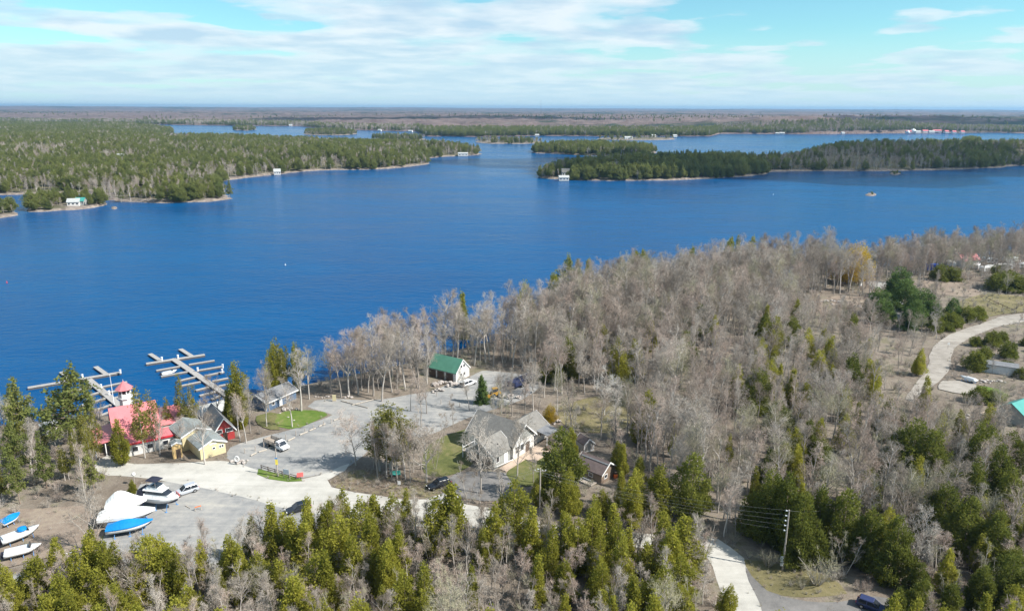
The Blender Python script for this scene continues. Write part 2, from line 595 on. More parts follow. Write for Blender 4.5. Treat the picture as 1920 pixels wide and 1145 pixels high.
def edge_dist(P, poly):
    d = np.full(len(P), 1e18)
    n = len(poly)
    for i in range(n):
        a = poly[i]
        b = poly[(i + 1) % n]
        ab = b - a
        L = max(ab @ ab, 1e-9)
        t = np.clip(((P - a) @ ab) / L, 0, 1)
        q = P - (a + t[:, None] * ab)
        d = np.minimum(d, (q * q).sum(1))
    return np.sqrt(d)


def signed(P, poly):
    d = edge_dist(P, poly)
    return np.where(inside(P, poly), d, -d)


def rough_poly(p, step, amp, seed=0.0, smooth=True):
    """subdivide a closed outline, round it and make it uneven"""
    p = [Vector((a, b, 0)) for a, b in p]
    out = []
    n = len(p)
    for i in range(n):
        p0, p1, p2, p3 = p[i - 1], p[i], p[(i + 1) % n], p[(i + 2) % n]
        k = max(1, int((p2 - p1).length / step))
        for j in range(k):
            t = j / k
            if smooth:
                q = 0.5 * ((2 * p1) + (p2 - p0) * t + (2 * p0 - 5 * p1 + 4 * p2 - p3) * t * t + (3 * p1 - p0 - 3 * p2 + p3) * t ** 3)
            else:
                q = p1.lerp(p2, t)
            s = 0.35 / step
            dx = fractal(Vector((q.x * s + seed, q.y * s, 1.3)), 0.9, 2.0, 3) * amp
            dy = fractal(Vector((q.x * s, q.y * s + seed, 7.7)), 0.9, 2.0, 3) * amp
            out.append((q.x + dx, q.y + dy))
    return out


def fbm2(X, Y, scale, seed=0, octaves=4):
    """cheap vectorised value noise in [-1, 1]"""
    tot = np.zeros_like(X, dtype=np.float64)
    amp, f, norm = 1.0, 1.0 / scale, 0.0
    for o in range(octaves):
        x, y = X * f + 17.3 * o + seed, Y * f - 9.1 * o + seed * 1.7
        xi, yi = np.floor(x), np.floor(y)
        fx, fy = x - xi, y - yi
        fx, fy = fx * fx * (3 - 2 * fx), fy * fy * (3 - 2 * fy)

        def h(a, b):
            v = np.sin(a * 127.1 + b * 311.7 + seed * 13.7) * 43758.5453
            return v - np.floor(v)
        v = (h(xi, yi) * (1 - fx) + h(xi + 1, yi) * fx) * (1 - fy) + (h(xi, yi + 1) * (1 - fx) + h(xi + 1, yi + 1) * fx) * fy
        tot += amp * (v * 2 - 1)
        norm += amp
        amp *= 0.5
        f *= 2.0
    return tot / norm


# ---------------------------------------------------------------- lake and land
def structure(o):
    o['kind'] = 'structure'
    return o


def build_lake():
    xs = [-29000, -4000, -1200, -400, 0, 400, 1200, 4000, 29000]
    ys = [-1400, 0, 150, 400, 900, 2000, 4500, 12000, 24300]
    V = [(x, y, 0.0) for y in ys for x in xs]
    n = len(xs)
    Q = [(j * n + i, j * n + i + 1, (j + 1) * n + i + 1, (j + 1) * n + i) for j in range(len(ys) - 1) for i in range(n - 1)]
    structure(link('lake_water', np_mesh('lake_water', V, None, Q, ['lake_water'])))


build_lake()

shore_px = [(-700, 830, 0), (-300, 806, 0), (0, 792, 0), (110, 786, 0), (190, 782, 0), (260, 772, 0), (330, 763, 0), (400, 754, 0), (440, 745, 0),
            (500, 736, 0), (560, 722, 0), (620, 712, 0), (680, 700, 0), (740, 686, 0),
            (850, 538, 20), (920, 526, 20), (1010, 516, 20), (1060, 492, 20), (1160, 470, 20), (1290, 452, 20), (1400, 441, 20), (1500, 433, 20),
            (1620, 446, 16), (1720, 434, 14), (1830, 430, 14), (1920, 421, 14), (2100, 416, 14), (2500, 410, 14)]
NEAR_POLY = poly_np(rough_poly([at(*q) for q in shore_px] + [(620, 300), (620, -90), (-420, -90), (-420, 90)], 12.0, 1.6, 3.1, smooth=False))
HILL_C = at(1330, 640)


def near_z(P):
    P = np.asarray(P, dtype=np.float64).reshape(-1, 2)
    sd = signed(P, NEAR_POLY)
    z = np.clip(sd * 0.34, -3.0, 2.0)
    r = np.hypot((P[:, 0] - HILL_C[0]) / 62, (P[:, 1] - HILL_C[1]) / 58)
    s = np.clip(1 - r, 0, 1)
    return z + 5.0 * s * s * (3 - 2 * s)


def gz(x, y):
    return float(near_z([(x, y)])[0])


def grid_land(name, poly, cell, zfun, mat, pad=2):
    lo, hi = poly.min(0) - cell * pad, poly.max(0) + cell * pad
    nx, ny = int((hi[0] - lo[0]) / cell) + 2, int((hi[1] - lo[1]) / cell) + 2
    X, Y = np.meshgrid(lo[0] + np.arange(nx) * cell, lo[1] + np.arange(ny) * cell)
    P = np.stack([X.ravel(), Y.ravel()], 1)
    z = zfun(P)
    keep = (z > -2.9).reshape(ny, nx)
    idx = np.arange(nx * ny).reshape(ny, nx)
    k = keep[:-1, :-1] | keep[1:, :-1] | keep[:-1, 1:] | keep[1:, 1:]
    Q = np.stack([idx[:-1, :-1][k], idx[:-1, 1:][k], idx[1:, 1:][k], idx[1:, :-1][k]], 1)
    used = np.unique(Q)
    remap = np.full(nx * ny, -1)
    remap[used] = np.arange(len(used))
    V = np.column_stack([P, z])[used]
    return structure(link(name, np_mesh(name, V, None, remap[Q], [mat], smooth=True)))


grid_land('ground', NEAR_POLY, 4.0, near_z, 'leaf_litter')


def make_land(name, outline, cell, hill, hscale, seed, slope=0.55, rim=1.6, mat='shore_land', rough=None):
    poly = poly_np(rough_poly(outline, rough or cell * 2.2, cell * 0.55, seed))

    def zf(P):
        sd = signed(P, poly)
        sd = sd + fbm2(P[:, 0], P[:, 1], 20.0, seed + 7, 3) * min(cell * 0.55, 4.0)
        z = np.clip(sd * slope, -3.0, rim)
        inn = np.clip((sd - rim / slope) / 60.0, 0, 1)
        n = fbm2(P[:, 0], P[:, 1], hscale, seed) * 0.5 + 0.5
        return z + inn * inn * (3 - 2 * inn) * hill * n + np.clip(inn * 8, 0, 1) * fbm2(P[:, 0], P[:, 1], 14.0, seed + 3) * 0.7
    grid_land(name, poly, cell, zf, mat)
    return poly, zf


def zpts(lst):
    return [at(a, b, 0.0) for a, b in lst]


LANDS = {}
LANDS['peninsula'] = make_land('peninsula_land', zpts([
    (-900, 374), (-300, 368), (0, 366), (100, 364), (195, 367), (215, 379), (300, 381), (390, 379), (437, 372), (420, 362), (396, 350), (415, 340), (440, 336),
    (520, 327), (600, 320), (720, 317), (802, 308), (790, 299), (840, 294), (903, 290), (870, 284), (800, 281), (720, 276), (600, 271), (480, 268),
    (330, 268), (255, 266), (300, 258), (322, 250), (310, 244), (200, 239), (0, 236), (-900, 228)]), 9.0, 14.0, 260.0, 5.2)
LANDS['islet_a'] = make_land('islet_land', zpts([(-140, 414), (0, 409), (30, 404), (20, 396), (-40, 395), (-140, 399)]), 3.0, 1.5, 30, 2.0)
LANDS['islet_b'] = make_land('islet_land', zpts([(52, 398), (110, 395), (150, 393), (202, 384), (185, 379), (130, 378), (60, 386)]), 3.0, 1.5, 30, 2.6)
LANDS['long_island'] = make_land('island_land', zpts([
    (1012, 334), (1060, 338), (1130, 339), (1260, 338), (1350, 334), (1432, 327), (1450, 322), (1540, 321), (1640, 321), (1760, 319), (1860, 315), (1920, 311), (2150, 304),
    (2150, 290), (1920, 290), (1700, 291), (1520, 298), (1440, 311), (1300, 312), (1080, 322), (1022, 328)]), 6.0, 20.0, 200.0, 8.1)
LANDS['mid_island'] = make_land('island_land', zpts([(1000, 287), (1030, 288), (1100, 292), (1160, 292), (1218, 288), (1222, 284), (1100, 277), (1012, 282)]), 6.0, 6.0, 120.0, 4.4)
LANDS['low_island'] = make_land('island_land', zpts([(898, 268), (940, 270), (1008, 269), (1010, 265), (940, 263), (898, 265)]), 8.0, 2.0, 120.0, 4.9)
LANDS['spit'] = make_land('island_land', zpts([(1132, 262), (1200, 263), (1258, 262), (1255, 259), (1190, 258), (1130, 259)]), 9.0, 2.0, 120.0, 1.9)
LANDS['channel_a'] = make_land('island_land', zpts([(572, 252), (610, 254), (655, 253), (668, 250), (620, 247), (580, 248)]), 10.0, 4.0, 120.0, 2.2)
LANDS['channel_b'] = make_land('island_land', zpts([(440, 244), (462, 245), (480, 243), (470, 241), (446, 241)]), 10.0, 3.0, 120.0, 7.2)
LANDS['channel_c'] = make_land('island_land', zpts([(700, 262), (760, 264), (800, 262), (770, 259), (715, 259)]), 9.0, 3.0, 120.0, 9.2)
LANDS['dark_islet'] = make_land('islet_land', zpts([(1806, 269), (1820, 270), (1836, 269), (1834, 266.5), (1808, 266.5)]), 5.0, 2.0, 60.0, 3.3)
LANDS['shoal'] = make_land('islet_land', zpts([(1622, 366), (1632, 368), (1642, 366.5), (1641, 363.5), (1628, 363)]), 1.2, 0.6, 10.0, 3.9, rim=0.8)
LANDS['shoal_b'] = make_land('islet_land', zpts([(1670, 327), (1678, 329), (1687, 326), (1685, 324), (1672, 324)]), 2.0, 0.8, 10.0, 6.9, rim=0.8)
LANDS['shoal_c'] = make_land('islet_land', zpts([(209, 391), (214, 393), (220, 391), (218, 388), (210, 388)]), 0.9, 0.4, 10.0, 7.9, rim=0.7)

far_shore = [(-900, 226), (-100, 229), (300, 234), (450, 236), (560, 237), (600, 241), (650, 244), (780, 247), (800, 256), (900, 257), (1010, 255), (1130, 256),
             (1330, 256), (1350, 251), (1500, 252), (1600, 251), (1700, 250), (1850, 249), (1920, 250), (2900, 256)]
FAR_PX = np.array([q[0] for q in far_shore], float)
FAR_PY = np.array([q[1] for q in far_shore], float)


def far_z(P, ds, d):
    k = np.clip((d - ds) / 500.0, 0, 1)
    h = 2.0 + k * (13 + 18 * fbm2(P[:, 0], P[:, 1], 1300.0, 3))
    far = np.clip((d - 5500) / 11000.0, 0, 1)
    left = np.clip((2500 - P[:, 0]) / 12000.0, 0, 1)
    h += far * (30 + 12 * left + 24 * fbm2(P[:, 0], P[:, 1], 2600.0, 9, 3))
    hx, hy = at(1560, 251, 0.0)
    h += 34 * np.exp(-(((P[:, 0] - hx - 40) / 330) ** 2 + ((P[:, 1] - hy - 330) / 230) ** 2))
    hx, hy = at(1760, 250, 0.0)
    h += 22 * np.exp(-(((P[:, 0] - hx - 300) / 900) ** 2 + ((P[:, 1] - hy - 900) / 300) ** 2))
    return h


def build_far():
    cols = np.concatenate([np.linspace(-700, -20, 60, endpoint=False), np.linspace(-20, 1940, 520), np.linspace(1950, 2700, 60)])
    rows = 110
    V = []
    for i, px in enumerate(cols):
        py = np.interp(px, FAR_PX, FAR_PY)
        x0, y0 = at(px, py, 0.0)
        ds = math.hypot(x0, y0)
        jit = 18 * mnoise(Vector((px * 0.04, 2.2, 0)))
        ds += jit * ds / 2000
        u = np.linspace(0, 1, rows) ** 1.25
        d = ds * (23000 / ds) ** u
        d = np.concatenate([[ds - 15, ds], ds + np.array([15, 60, 120]), d[d > ds + 160]])
        d = np.pad(d, (0, rows + 8 - len(d)), constant_values=0)
        m = d == 0
        if m.any():
            last = d[~m][-1]
            d[m] = last + 30 * np.arange(1, m.sum() + 1)
        dx, dy = x0 / math.hypot(x0, y0), y0 / math.hypot(x0, y0)
        P = np.stack([dx * d, dy * d], 1)
        z = far_z(P, ds, d)
        canopy = np.clip((d - ds - 300) / 400, 0, 1)
        z += canopy * (9 + 7 * fbm2(P[:, 0], P[:, 1], 40.0, 6, 2))
        z[0], z[1] = -2.5, -0.3
        V.append(np.column_stack([P, z]))
    nr = rows + 8
    V = np.concatenate(V)
    nc = len(cols)
    i, j = np.meshgrid(np.arange(nc - 1), np.arange(nr - 1), indexing='ij')
    a = i * nr + j
    Q = np.stack([a, a + nr, a + nr + 1, a + 1], -1).reshape(-1, 4)
    structure(link('far_hills', np_mesh('far_hills', V, None, Q, ['far_woods'], smooth=True)))


build_far()


# ---------------------------------------------------------------- gravel, roads, lawns (sheets a few mm above each other)
SHEETS = {}


def sheet(name, px, mat, level, step=2.2, amp=0.35, smooth=True):
    P = rough_poly(pts(px), step, amp, level * 3.7, smooth)
    z = 2.0 + 0.008 * level
    me = bpy.data.meshes.new(name)
    me.from_pydata([(x, y, z) for x, y in P], [], [tuple(range(len(P)))])
    me.update()
    if me.polygons[0].normal.z < 0:
        me.flip_normals()
    structure(link(name, me, mat))
    SHEETS[name] = poly_np(P)


sheet('gravel_lot', [(425, 858), (432, 838), (480, 822), (560, 800), (625, 777), (603, 770), (577, 762), (590, 751), (640, 747), (700, 750), (770, 739), (812, 733), (835, 722),
                     (880, 707), (905, 695), (955, 698), (1005, 708), (1015, 722), (985, 745), (935, 765), (900, 775), (860, 790), (815, 812), (790, 820), (740, 815),
                     (700, 835), (670, 862), (640, 880), (600, 890), (560, 896), (500, 884), (450, 872)], 'gravel', 1)
sheet('gravel_yard', [(262, 908), (330, 903), (430, 922), (540, 948), (620, 962), (640, 985), (600, 1015), (520, 1040), (420, 1062), (300, 1066), (205, 1066), (188, 1028), (198, 985), (235, 950), (255, 925)], 'gravel', 2)
sheet('road', [(178, 880), (182, 862), (205, 852), (240, 868), (330, 868), (430, 864), (500, 887), (560, 899), (600, 891), (640, 872), (655, 868), (648, 880), (614, 901), (622, 914), (690, 926), (760, 936), (800, 936), (835, 915), (855, 920), (868, 944), (920, 952), (1040, 982), (1200, 1000), (1300, 1003), (1347, 1010), (1392, 1045), (1422, 1100), (1470, 1170), (1385, 1170), (1345, 1085), (1326, 1046), (1250, 1032), (1050, 1012), (900, 992),
                (780, 985), (640, 968), (540, 953), (430, 926), (330, 905), (250, 893), (205, 890)], 'gravel_pale', 3)
sheet('asphalt_drive', [(1398, 1062), (1425, 1090), (1465, 1115), (1510, 1126), (1570, 1128), (1640, 1117), (1700, 1126), (1780, 1200), (1480, 1220), (1425, 1130)], 'asphalt_old', 4)
sheet('dry_verge', [(1392, 1048), (1440, 1052), (1520, 1068), (1575, 1095), (1588, 1112), (1500, 1121), (1440, 1106), (1410, 1080)], 'dry_grass', 5)
sheet('brush_bank', [(640, 888), (690, 878), (760, 893), (830, 900), (846, 916), (805, 934), (745, 932), (690, 924), (630, 914), (617, 902)], 'brown_brush', 6)
sheet('lawn', [(512, 779), (535, 771), (585, 768), (611, 772), (616, 778), (562, 801), (542, 804), (522, 800)], 'lawn', 7)
sheet('worn_grass', [(482, 780), (508, 774), (520, 776), (516, 792), (526, 806), (508, 806), (484, 796)], 'lawn_dull', 21)
sheet('roadside_lawn', [(484, 878), (500, 882), (530, 890), (562, 897), (566, 902), (540, 904), (505, 897), (482, 888)], 'lawn', 8)
sheet('house_lawn', [(800, 838), (850, 812), (905, 800), (905, 840), (880, 875), (835, 893), (795, 886)], 'lawn_dull', 9)
sheet('house_drive', [(858, 886), (935, 884), (975, 900), (965, 932), (905, 940), (868, 932), (838, 908)], 'asphalt_old', 10)
sheet('front_lawn', [(950, 890), (990, 852), (1040, 846), (1040, 890), (985, 912)], 'lawn_dull', 11)
sheet('clearing', [(1050, 765), (1130, 742), (1190, 757), (1172, 802), (1110, 812), (1062, 800)], 'dry_grass', 12)
sheet('hill_road', [(1925, 588), (1880, 593), (1850, 603), (1795, 622), (1760, 640), (1745, 662), (1738, 690), (1716, 720), (1698, 748), (1712, 754), (1742, 730), (1768, 708), (1784, 686),
                    (1784, 664), (1802, 644), (1858, 617), (1925, 601)], 'gravel_tan', 13)
sheet('gravel_pad', [(1768, 714), (1798, 714), (1828, 721), (1830, 740), (1788, 737), (1760, 730)], 'gravel_tan', 22)
sheet('field_soil', [(1735, 524), (1790, 527), (1835, 545), (1822, 557), (1760, 551), (1738, 540)], 'bare_soil', 14)
sheet('field_grass', [(1790, 570), (1850, 552), (1930, 560), (1930, 583), (1880, 589), (1830, 598), (1800, 590)], 'dry_grass', 15)
sheet('shaded_drive', [(1630, 528), (1682, 533), (1690, 560), (1706, 604), (1692, 612), (1672, 575), (1662, 545), (1632, 538)], 'gravel', 16)
sheet('rubble_clearing', [(1530, 568), (1570, 555), (1622, 560), (1622, 586), (1572, 592), (1536, 584)], 'bare_soil', 17)
sheet('side_lawn', [(1826, 724), (1872, 730), (1890, 742), (1862, 750), (1830, 748)], 'lawn', 18)
sheet('lower_track', [(-160, 1105), (60, 1072), (200, 1042), (240, 1030), (262, 1048), (120, 1080), (-160, 1140)], 'gravel', 19)
sheet('boat_yard_soil', [(-120, 965), (60, 955), (170, 950), (195, 985), (185, 1020), (100, 1045), (-120, 1075)], 'bare_soil', 20)


# ---------------------------------------------------------------- vegetation prototypes
def seg_tubes(A, B, R0, R1, n):
    """open tubes for many segments at once"""
    A, B = np.asarray(A), np.asarray(B)
    d = B - A
    d /= np.maximum(np.linalg.norm(d, axis=1, keepdims=True), 1e-6)
    ref = np.where(np.abs(d[:, 2:3]) < 0.9, np.array([[0, 0, 1.0]]), np.array([[1.0, 0, 0]]))
    u = np.cross(d, ref)
    u /= np.linalg.norm(u, axis=1, keepdims=True)
    w = np.cross(d, u)
    k = len(A)
    an = np.arange(n) * 2 * math.pi / n
    ring = u[:, None, :] * np.cos(an)[None, :, None] + w[:, None, :] * np.sin(an)[None, :, None]
    V = np.concatenate([A[:, None, :] + ring * np.asarray(R0)[:, None, None], B[:, None, :] + ring * np.asarray(R1)[:, None, None]], 1).reshape(-1, 3)
    base = (np.arange(k) * 2 * n)[:, None]
    i = np.arange(n)
    Q = np.stack([base + i, base + (i + 1) % n, base + n + (i + 1) % n, base + n + i], -1).reshape(-1, 4)
    T = np.concatenate([np.stack([Q[:, 0], Q[:, 1], Q[:, 2]], 1), np.stack([Q[:, 0], Q[:, 2], Q[:, 3]], 1)])
    return V, T


def slivers(A, B, W, rng):
    """thin tapering blades from A to B"""
    d = B - A
    r = rng.normal(size=A.shape)
    s = np.cross(d, r)
    s /= np.maximum(np.linalg.norm(s, axis=1, keepdims=True), 1e-6)
    V = np.stack([A - s * W[:, None] / 2, A + s * W[:, None] / 2, B], 1).reshape(-1, 3)
    T = np.arange(len(V)).reshape(-1, 3)
    return V, T


def merge(parts):
    V, T, b = [], [], 0
    for v, t in parts:
        V.append(v)
        T.append(t + b)
        b += len(v)
    return np.concatenate(V), np.concatenate(T)


def grow(rng, starts, dirs, lens, segs, r0, r1, wob, lift):
    """polyline branches; returns point paths (k, segs+1, 3) and radii"""
    k = len(starts)
    P = np.zeros((k, segs + 1, 3))
    P[:, 0] = starts
    d = dirs / np.linalg.norm(dirs, axis=1, keepdims=True)
    for s in range(segs):
        P[:, s + 1] = P[:, s] + d * (lens / segs)[:, None]
        d = d + rng.normal(scale=wob, size=d.shape)
        d[:, 2] += lift
        d /= np.linalg.norm(d, axis=1, keepdims=True)
    f = np.linspace(0, 1, segs + 1)[None, :]
    R = r0[:, None] * (1 - f) + r1[:, None] * f
    return P, R


def path_tubes(P, R, n):
    k, s, _ = P.shape
    return seg_tubes(P[:, :-1].reshape(-1, 3), P[:, 1:].reshape(-1, 3), R[:, :-1].ravel(), R[:, 1:].ravel(), n)


def children_of(rng, P, count, f0, f1, spread, up):
    """start points and outward directions along parent paths"""
    k, s, _ = P.shape
    par = np.repeat(np.arange(k), count)
    f = rng.uniform(f0, f1, size=len(par)) * (s - 1)
    i = np.minimum(f.astype(int), s - 2)
    fr = (f - i)[:, None]
    st = P[par, i] * (1 - fr) + P[par, i + 1] * fr
    d = P[par, i + 1] - P[par, i]
    d /= np.linalg.norm(d, axis=1, keepdims=True)
    r = rng.normal(size=d.shape)
    r -= (r * d).sum(1, keepdims=True) * d
    r /= np.linalg.norm(r, axis=1, keepdims=True)
    out = d * (1 - spread) + r * spread
    out[:, 2] += up
    return st, out, par, f / (s - 1)


def bare_tree(seed, h, crown0, limbs, limb_len, spread, fine=1.0, tw=1.0, lean=0.03, stems=1):
    """leafless broadleaf tree: (trunk mesh, crown mesh)"""
    rng = np.random.default_rng(seed)
    tr, cr = [], []
    for sidx in range(stems):
        base = rng.normal(scale=0.12 * (stems > 1), size=(1, 3)) * np.array([1, 1, 0]) - np.array([0, 0, 0.3])
        d0 = np.array([[rng.normal(scale=lean), rng.normal(scale=lean), 1.0]])
        if stems > 1:
            a = sidx * 2 * math.pi / stems + rng.uniform(-0.4, 0.4)
            d0 = np.array([[math.cos(a) * 0.28, math.sin(a) * 0.28, 1.0]])
        hh = h * (1.0 if sidx == 0 else rng.uniform(0.75, 1.0))
        rb = 0.0135 * hh * (1.0 if stems == 1 else 0.7)
        P0, R0 = grow(rng, base, d0, np.array([hh * 0.93]), 9, np.array([rb]), np.array([0.02]), 0.05, 0.03)
        tr.append(path_tubes(P0, R0, 6))
        nl = max(3, int(limbs / stems))
        st, di, par, f = children_of(rng, P0, nl, crown0, 0.97, spread, 0.22)
        ll = limb_len * hh * (1.15 - 0.75 * f) * rng.uniform(0.7, 1.2, len(f))
        P1, R1 = grow(rng, st, di, ll, 4, rb * 0.50 * (1.1 - 0.7 * f), np.full(len(f), 0.018), 0.13, 0.08)
        tr.append(path_tubes(P1, R1, 4))
        st, di, par, f = children_of(rng, P1, int(6 * fine), 0.2, 1.0, 0.52, 0.12)
        l2 = ll[par] * rng.uniform(0.30, 0.62, len(par)) * (1.1 - 0.4 * f)
        P2, R2 = grow(rng, st, di, l2, 3, np.full(len(par), 0.030 * tw), np.full(len(par), 0.014 * tw), 0.16, 0.06)
        cr.append(path_tubes(P2, R2, 3))
        st, di, par3, f = children_of(rng, P2, int(6 * fine), 0.15, 1.0, 0.55, 0.10)
        l3 = l2[par3] * rng.uniform(0.35, 0.7, len(par3)) + 0.15
        P3, _ = grow(rng, st, di, l3, 2, np.ones(len(st)), np.ones(len(st)), 0.18, 0.05)
        cr.append(slivers(P3[:, 0], P3[:, 1], np.full(len(st), 0.036 * tw), rng))
        cr.append(slivers(P3[:, 1], P3[:, 2], np.full(len(st), 0.030 * tw), rng))
        st, di, par4, f = children_of(rng, P3, 4, 0.2, 1.0, 0.6, 0.08)
        l4 = l3[par4] * rng.uniform(0.35, 0.75, len(par4)) + 0.12
        di /= np.linalg.norm(di, axis=1, keepdims=True)
        cr.append(slivers(st, st + di * l4[:, None], np.full(len(st), 0.028 * tw), rng))
    return merge(tr), merge(cr)


def shrub(seed, h, stems, tw=1.0, fine=1.0):
    rng = np.random.default_rng(seed)
    a = rng.uniform(0, 2 * math.pi, stems)
    k = rng.uniform(0.15, 0.75, stems)
    st = np.column_stack([np.cos(a) * 0.15, np.sin(a) * 0.15, np.full(stems, -0.1)])
    di = np.column_stack([np.cos(a) * k, np.sin(a) * k, np.ones(stems)])
    ll = h * rng.uniform(0.6, 1.05, stems)
    P1, R1 = grow(rng, st, di, ll, 4, np.full(stems, 0.035), np.full(stems, 0.010), 0.12, 0.04)
    tr = [path_tubes(P1, R1, 4)]
    st, di, par, f = children_of(rng, P1, int(6 * fine), 0.25, 1.0, 0.45, 0.15)
    l2 = ll[par] * rng.uniform(0.2, 0.42, len(par))
    P2, _ = grow(rng, st, di, l2, 2, np.ones(len(st)), np.ones(len(st)), 0.15, 0.05)
    cr = [slivers(P2[:, 0], P2[:, 1], np.full(len(st), 0.030 * tw), rng), slivers(P2[:, 1], P2[:, 2], np.full(len(st), 0.026 * tw), rng)]
    st, di, par, f = children_of(rng, P2, 5, 0.1, 1.0, 0.55, 0.12)
    l3 = l2[par] * rng.uniform(0.3, 0.7, len(par)) + 0.05
    di /= np.linalg.norm(di, axis=1, keepdims=True)
    cr.append(slivers(st, st + di * l3[:, None], np.full(len(st), 0.022 * tw), rng))
    return merge(tr), merge(cr)


def leaf_tris(rng, C, size, up=0.5, per=6, sp=0.28, out=None):
    """clumps of small leaf triangles round the centres C"""
    n = len(C)
    c = np.repeat(C, per, 0) + rng.normal(scale=sp, size=(n * per, 3)) * np.array([1, 1, 1.15])
    a = rng.normal(size=(n * per, 3))
    a[:, 2] += up
    if out is not None:
        a += np.repeat(out, per, 0) * 0.9
    a /= np.linalg.norm(a, axis=1, keepdims=True)
    b = np.cross(a, rng.normal(size=a.shape))
    b /= np.linalg.norm(b, axis=1, keepdims=True)
    s = size * rng.uniform(0.6, 1.35, (n * per, 1))
    V = np.stack([c - b * s * 0.55 - a * s * 0.5, c + b * s * 0.55 - a * s * 0.35, c + a * s * 0.85], 1).reshape(-1, 3)
    return V, np.arange(len(V)).reshape(-1, 3)


def cedar(seed, h, rad, clumps=1000, tops=1, skirt=0.08, size=0.30, power=0.75, gap=0.35):
    """columnar evergreen with lumpy sprays"""
    rng = np.random.default_rng(seed)
    tr, cr = [], []
    for k in range(tops):
        off = np.zeros(3)
        hh, rr = h, rad
        if k:
            a = rng.uniform(0, 6.28)
            off = np.array([math.cos(a), math.sin(a), 0]) * rad * rng.uniform(0.45, 0.8)
            hh, rr = h * rng.uniform(0.62, 0.88), rad * rng.uniform(0.55, 0.75)
        n = int(clumps * (hh * rr) / (h * rad))
        t = skirt + (1 - skirt) * (1 - np.sqrt(rng.uniform(0, 1, n)) * 0.999) ** 0.92
        th = rng.uniform(0, 2 * math.pi, n)
        lump = np.ones(n)
        for q in range(7):
            m, w, ph = rng.integers(1, 6), rng.uniform(4, 22), rng.uniform(0, 6.28)
            lump += 0.19 * np.sin(m * th + w * t + ph)
        prof = (1 - t) ** power * np.clip((t - skirt * 0.3) / (0.12 + skirt), 0.25, 1)
        r = rr * prof * lump
        rho = r * (1 - gap * rng.uniform(0, 1, n) ** 2.0)
        C = np.column_stack([np.cos(th) * rho, np.sin(th) * rho, t * hh]) + off
        o = np.column_stack([np.cos(th), np.sin(th), np.full(n, 0.5)])
        keep = rng.uniform(0, 1, n) < np.clip(0.48 + 0.9 * (lump - 0.85), 0.12, 1.0)
        cr.append(leaf_tris(rng, C[keep], size * 0.8, 1.0, 9, 0.14 + 0.045 * rr, o[keep]))
        P = np.array([[off + [0, 0, -0.3], off + [0, 0, hh * 0.9]]], float)
        tr.append(path_tubes(P, np.array([[0.011 * hh, 0.02]]), 5))
    # dead inner branches low on the stem
    return merge(tr), merge(cr)


def pine(seed, h, rad, crown0=0.3, whorls=13, tufts=6, size=0.34, droop=0.0, flat=0.5, layered=True, per=16):
    """white pine: tiers of level limbs carrying tufts"""
    rng = np.random.default_rng(seed)
    P0, R0 = grow(rng, np.array([[0, 0, -0.3]]), np.array([[rng.normal(scale=.03), rng.normal(scale=.03), 1.0]]), np.array([h * 0.98]), 8, np.array([0.014 * h]), np.array([0.03]), 0.025, 0.02)
    tr = [path_tubes(P0, R0, 6)]
    C = []
    for w in range(whorls):
        f = crown0 + (0.99 - crown0) * (w + rng.uniform(-0.3, 0.3)) / whorls
        f = min(max(f, crown0), 0.985)
        g = f * 8
        i = min(int(g), 7)
        p = P0[0, i] * (1 - (g - i)) + P0[0, i + 1] * (g - i)
        u = (f - crown0) / (1 - crown0)
        L = rad * (0.55 + 0.6 * math.sin(math.pi * min(1, 0.28 + u * 0.75))) * (1 - u ** 3) if layered else rad * (1 - u) ** 0.8 + 0.25
        nb = rng.integers(3, 6)
        a0 = rng.uniform(0, 6.28)
        for b in range(nb):
            a = a0 + b * 2 * math.pi / nb + rng.uniform(-0.5, 0.5)
            l = L * rng.uniform(0.45, 1.15)
            d = np.array([[math.cos(a), math.sin(a), 0.12 + 0.5 * u - droop]])
            Pb, Rb = grow(rng, p[None], d, np.array([l]), 4, np.array([0.05 + 0.015 * l]), np.array([0.015]), 0.08, 0.03)
            tr.append(path_tubes(Pb, Rb, 4))
            nt = max(2, int(tufts * l / rad * 1.3))
            ff = rng.uniform(0.30, 1.05, nt) * 4
            ii = np.minimum(ff.astype(int), 3)
            q = Pb[0, ii] + (Pb[0, ii + 1] - Pb[0, ii]) * (ff - ii)[:, None]
            q = q + rng.normal(scale=(0.20 * l / 2 + 0.12), size=q.shape) * np.array([1, 1, flat * 0.5])
            C.append(q)
    C.append(np.column_stack([rng.normal(scale=0.2, size=6), rng.normal(scale=0.2, size=6), h * rng.uniform(0.93, 1.02, 6)]) + (P0[0, -1] * np.array([1, 1, 0])))
    C = np.concatenate(C)
    cr = leaf_tris(rng, C, size, 0.35, per, 0.30, None)
    return merge(tr), cr


PROTO = {}     # kind -> list of (trunk mesh, crown mesh, joined mesh, nominal height)


def proto(kind, gen, h, tmat, cmat):
    (vt, tt), (vc, tc) = gen
    k = len(PROTO.setdefault(kind, []))
    trunk = np_mesh(kind + '_trunk', vt, tt, None, [tmat], smooth=True)
    crown = np_mesh(kind + '_crown', vc, tc, None, [cmat])
    both = np_mesh(kind + '_whole', np.concatenate([vt, vc]), np.concatenate([tt, tc + len(vt)]), None, [tmat, cmat],
                   np.concatenate([np.zeros(len(tt)), np.ones(len(tc))]))
    PROTO[kind].append((trunk, crown, both, h))


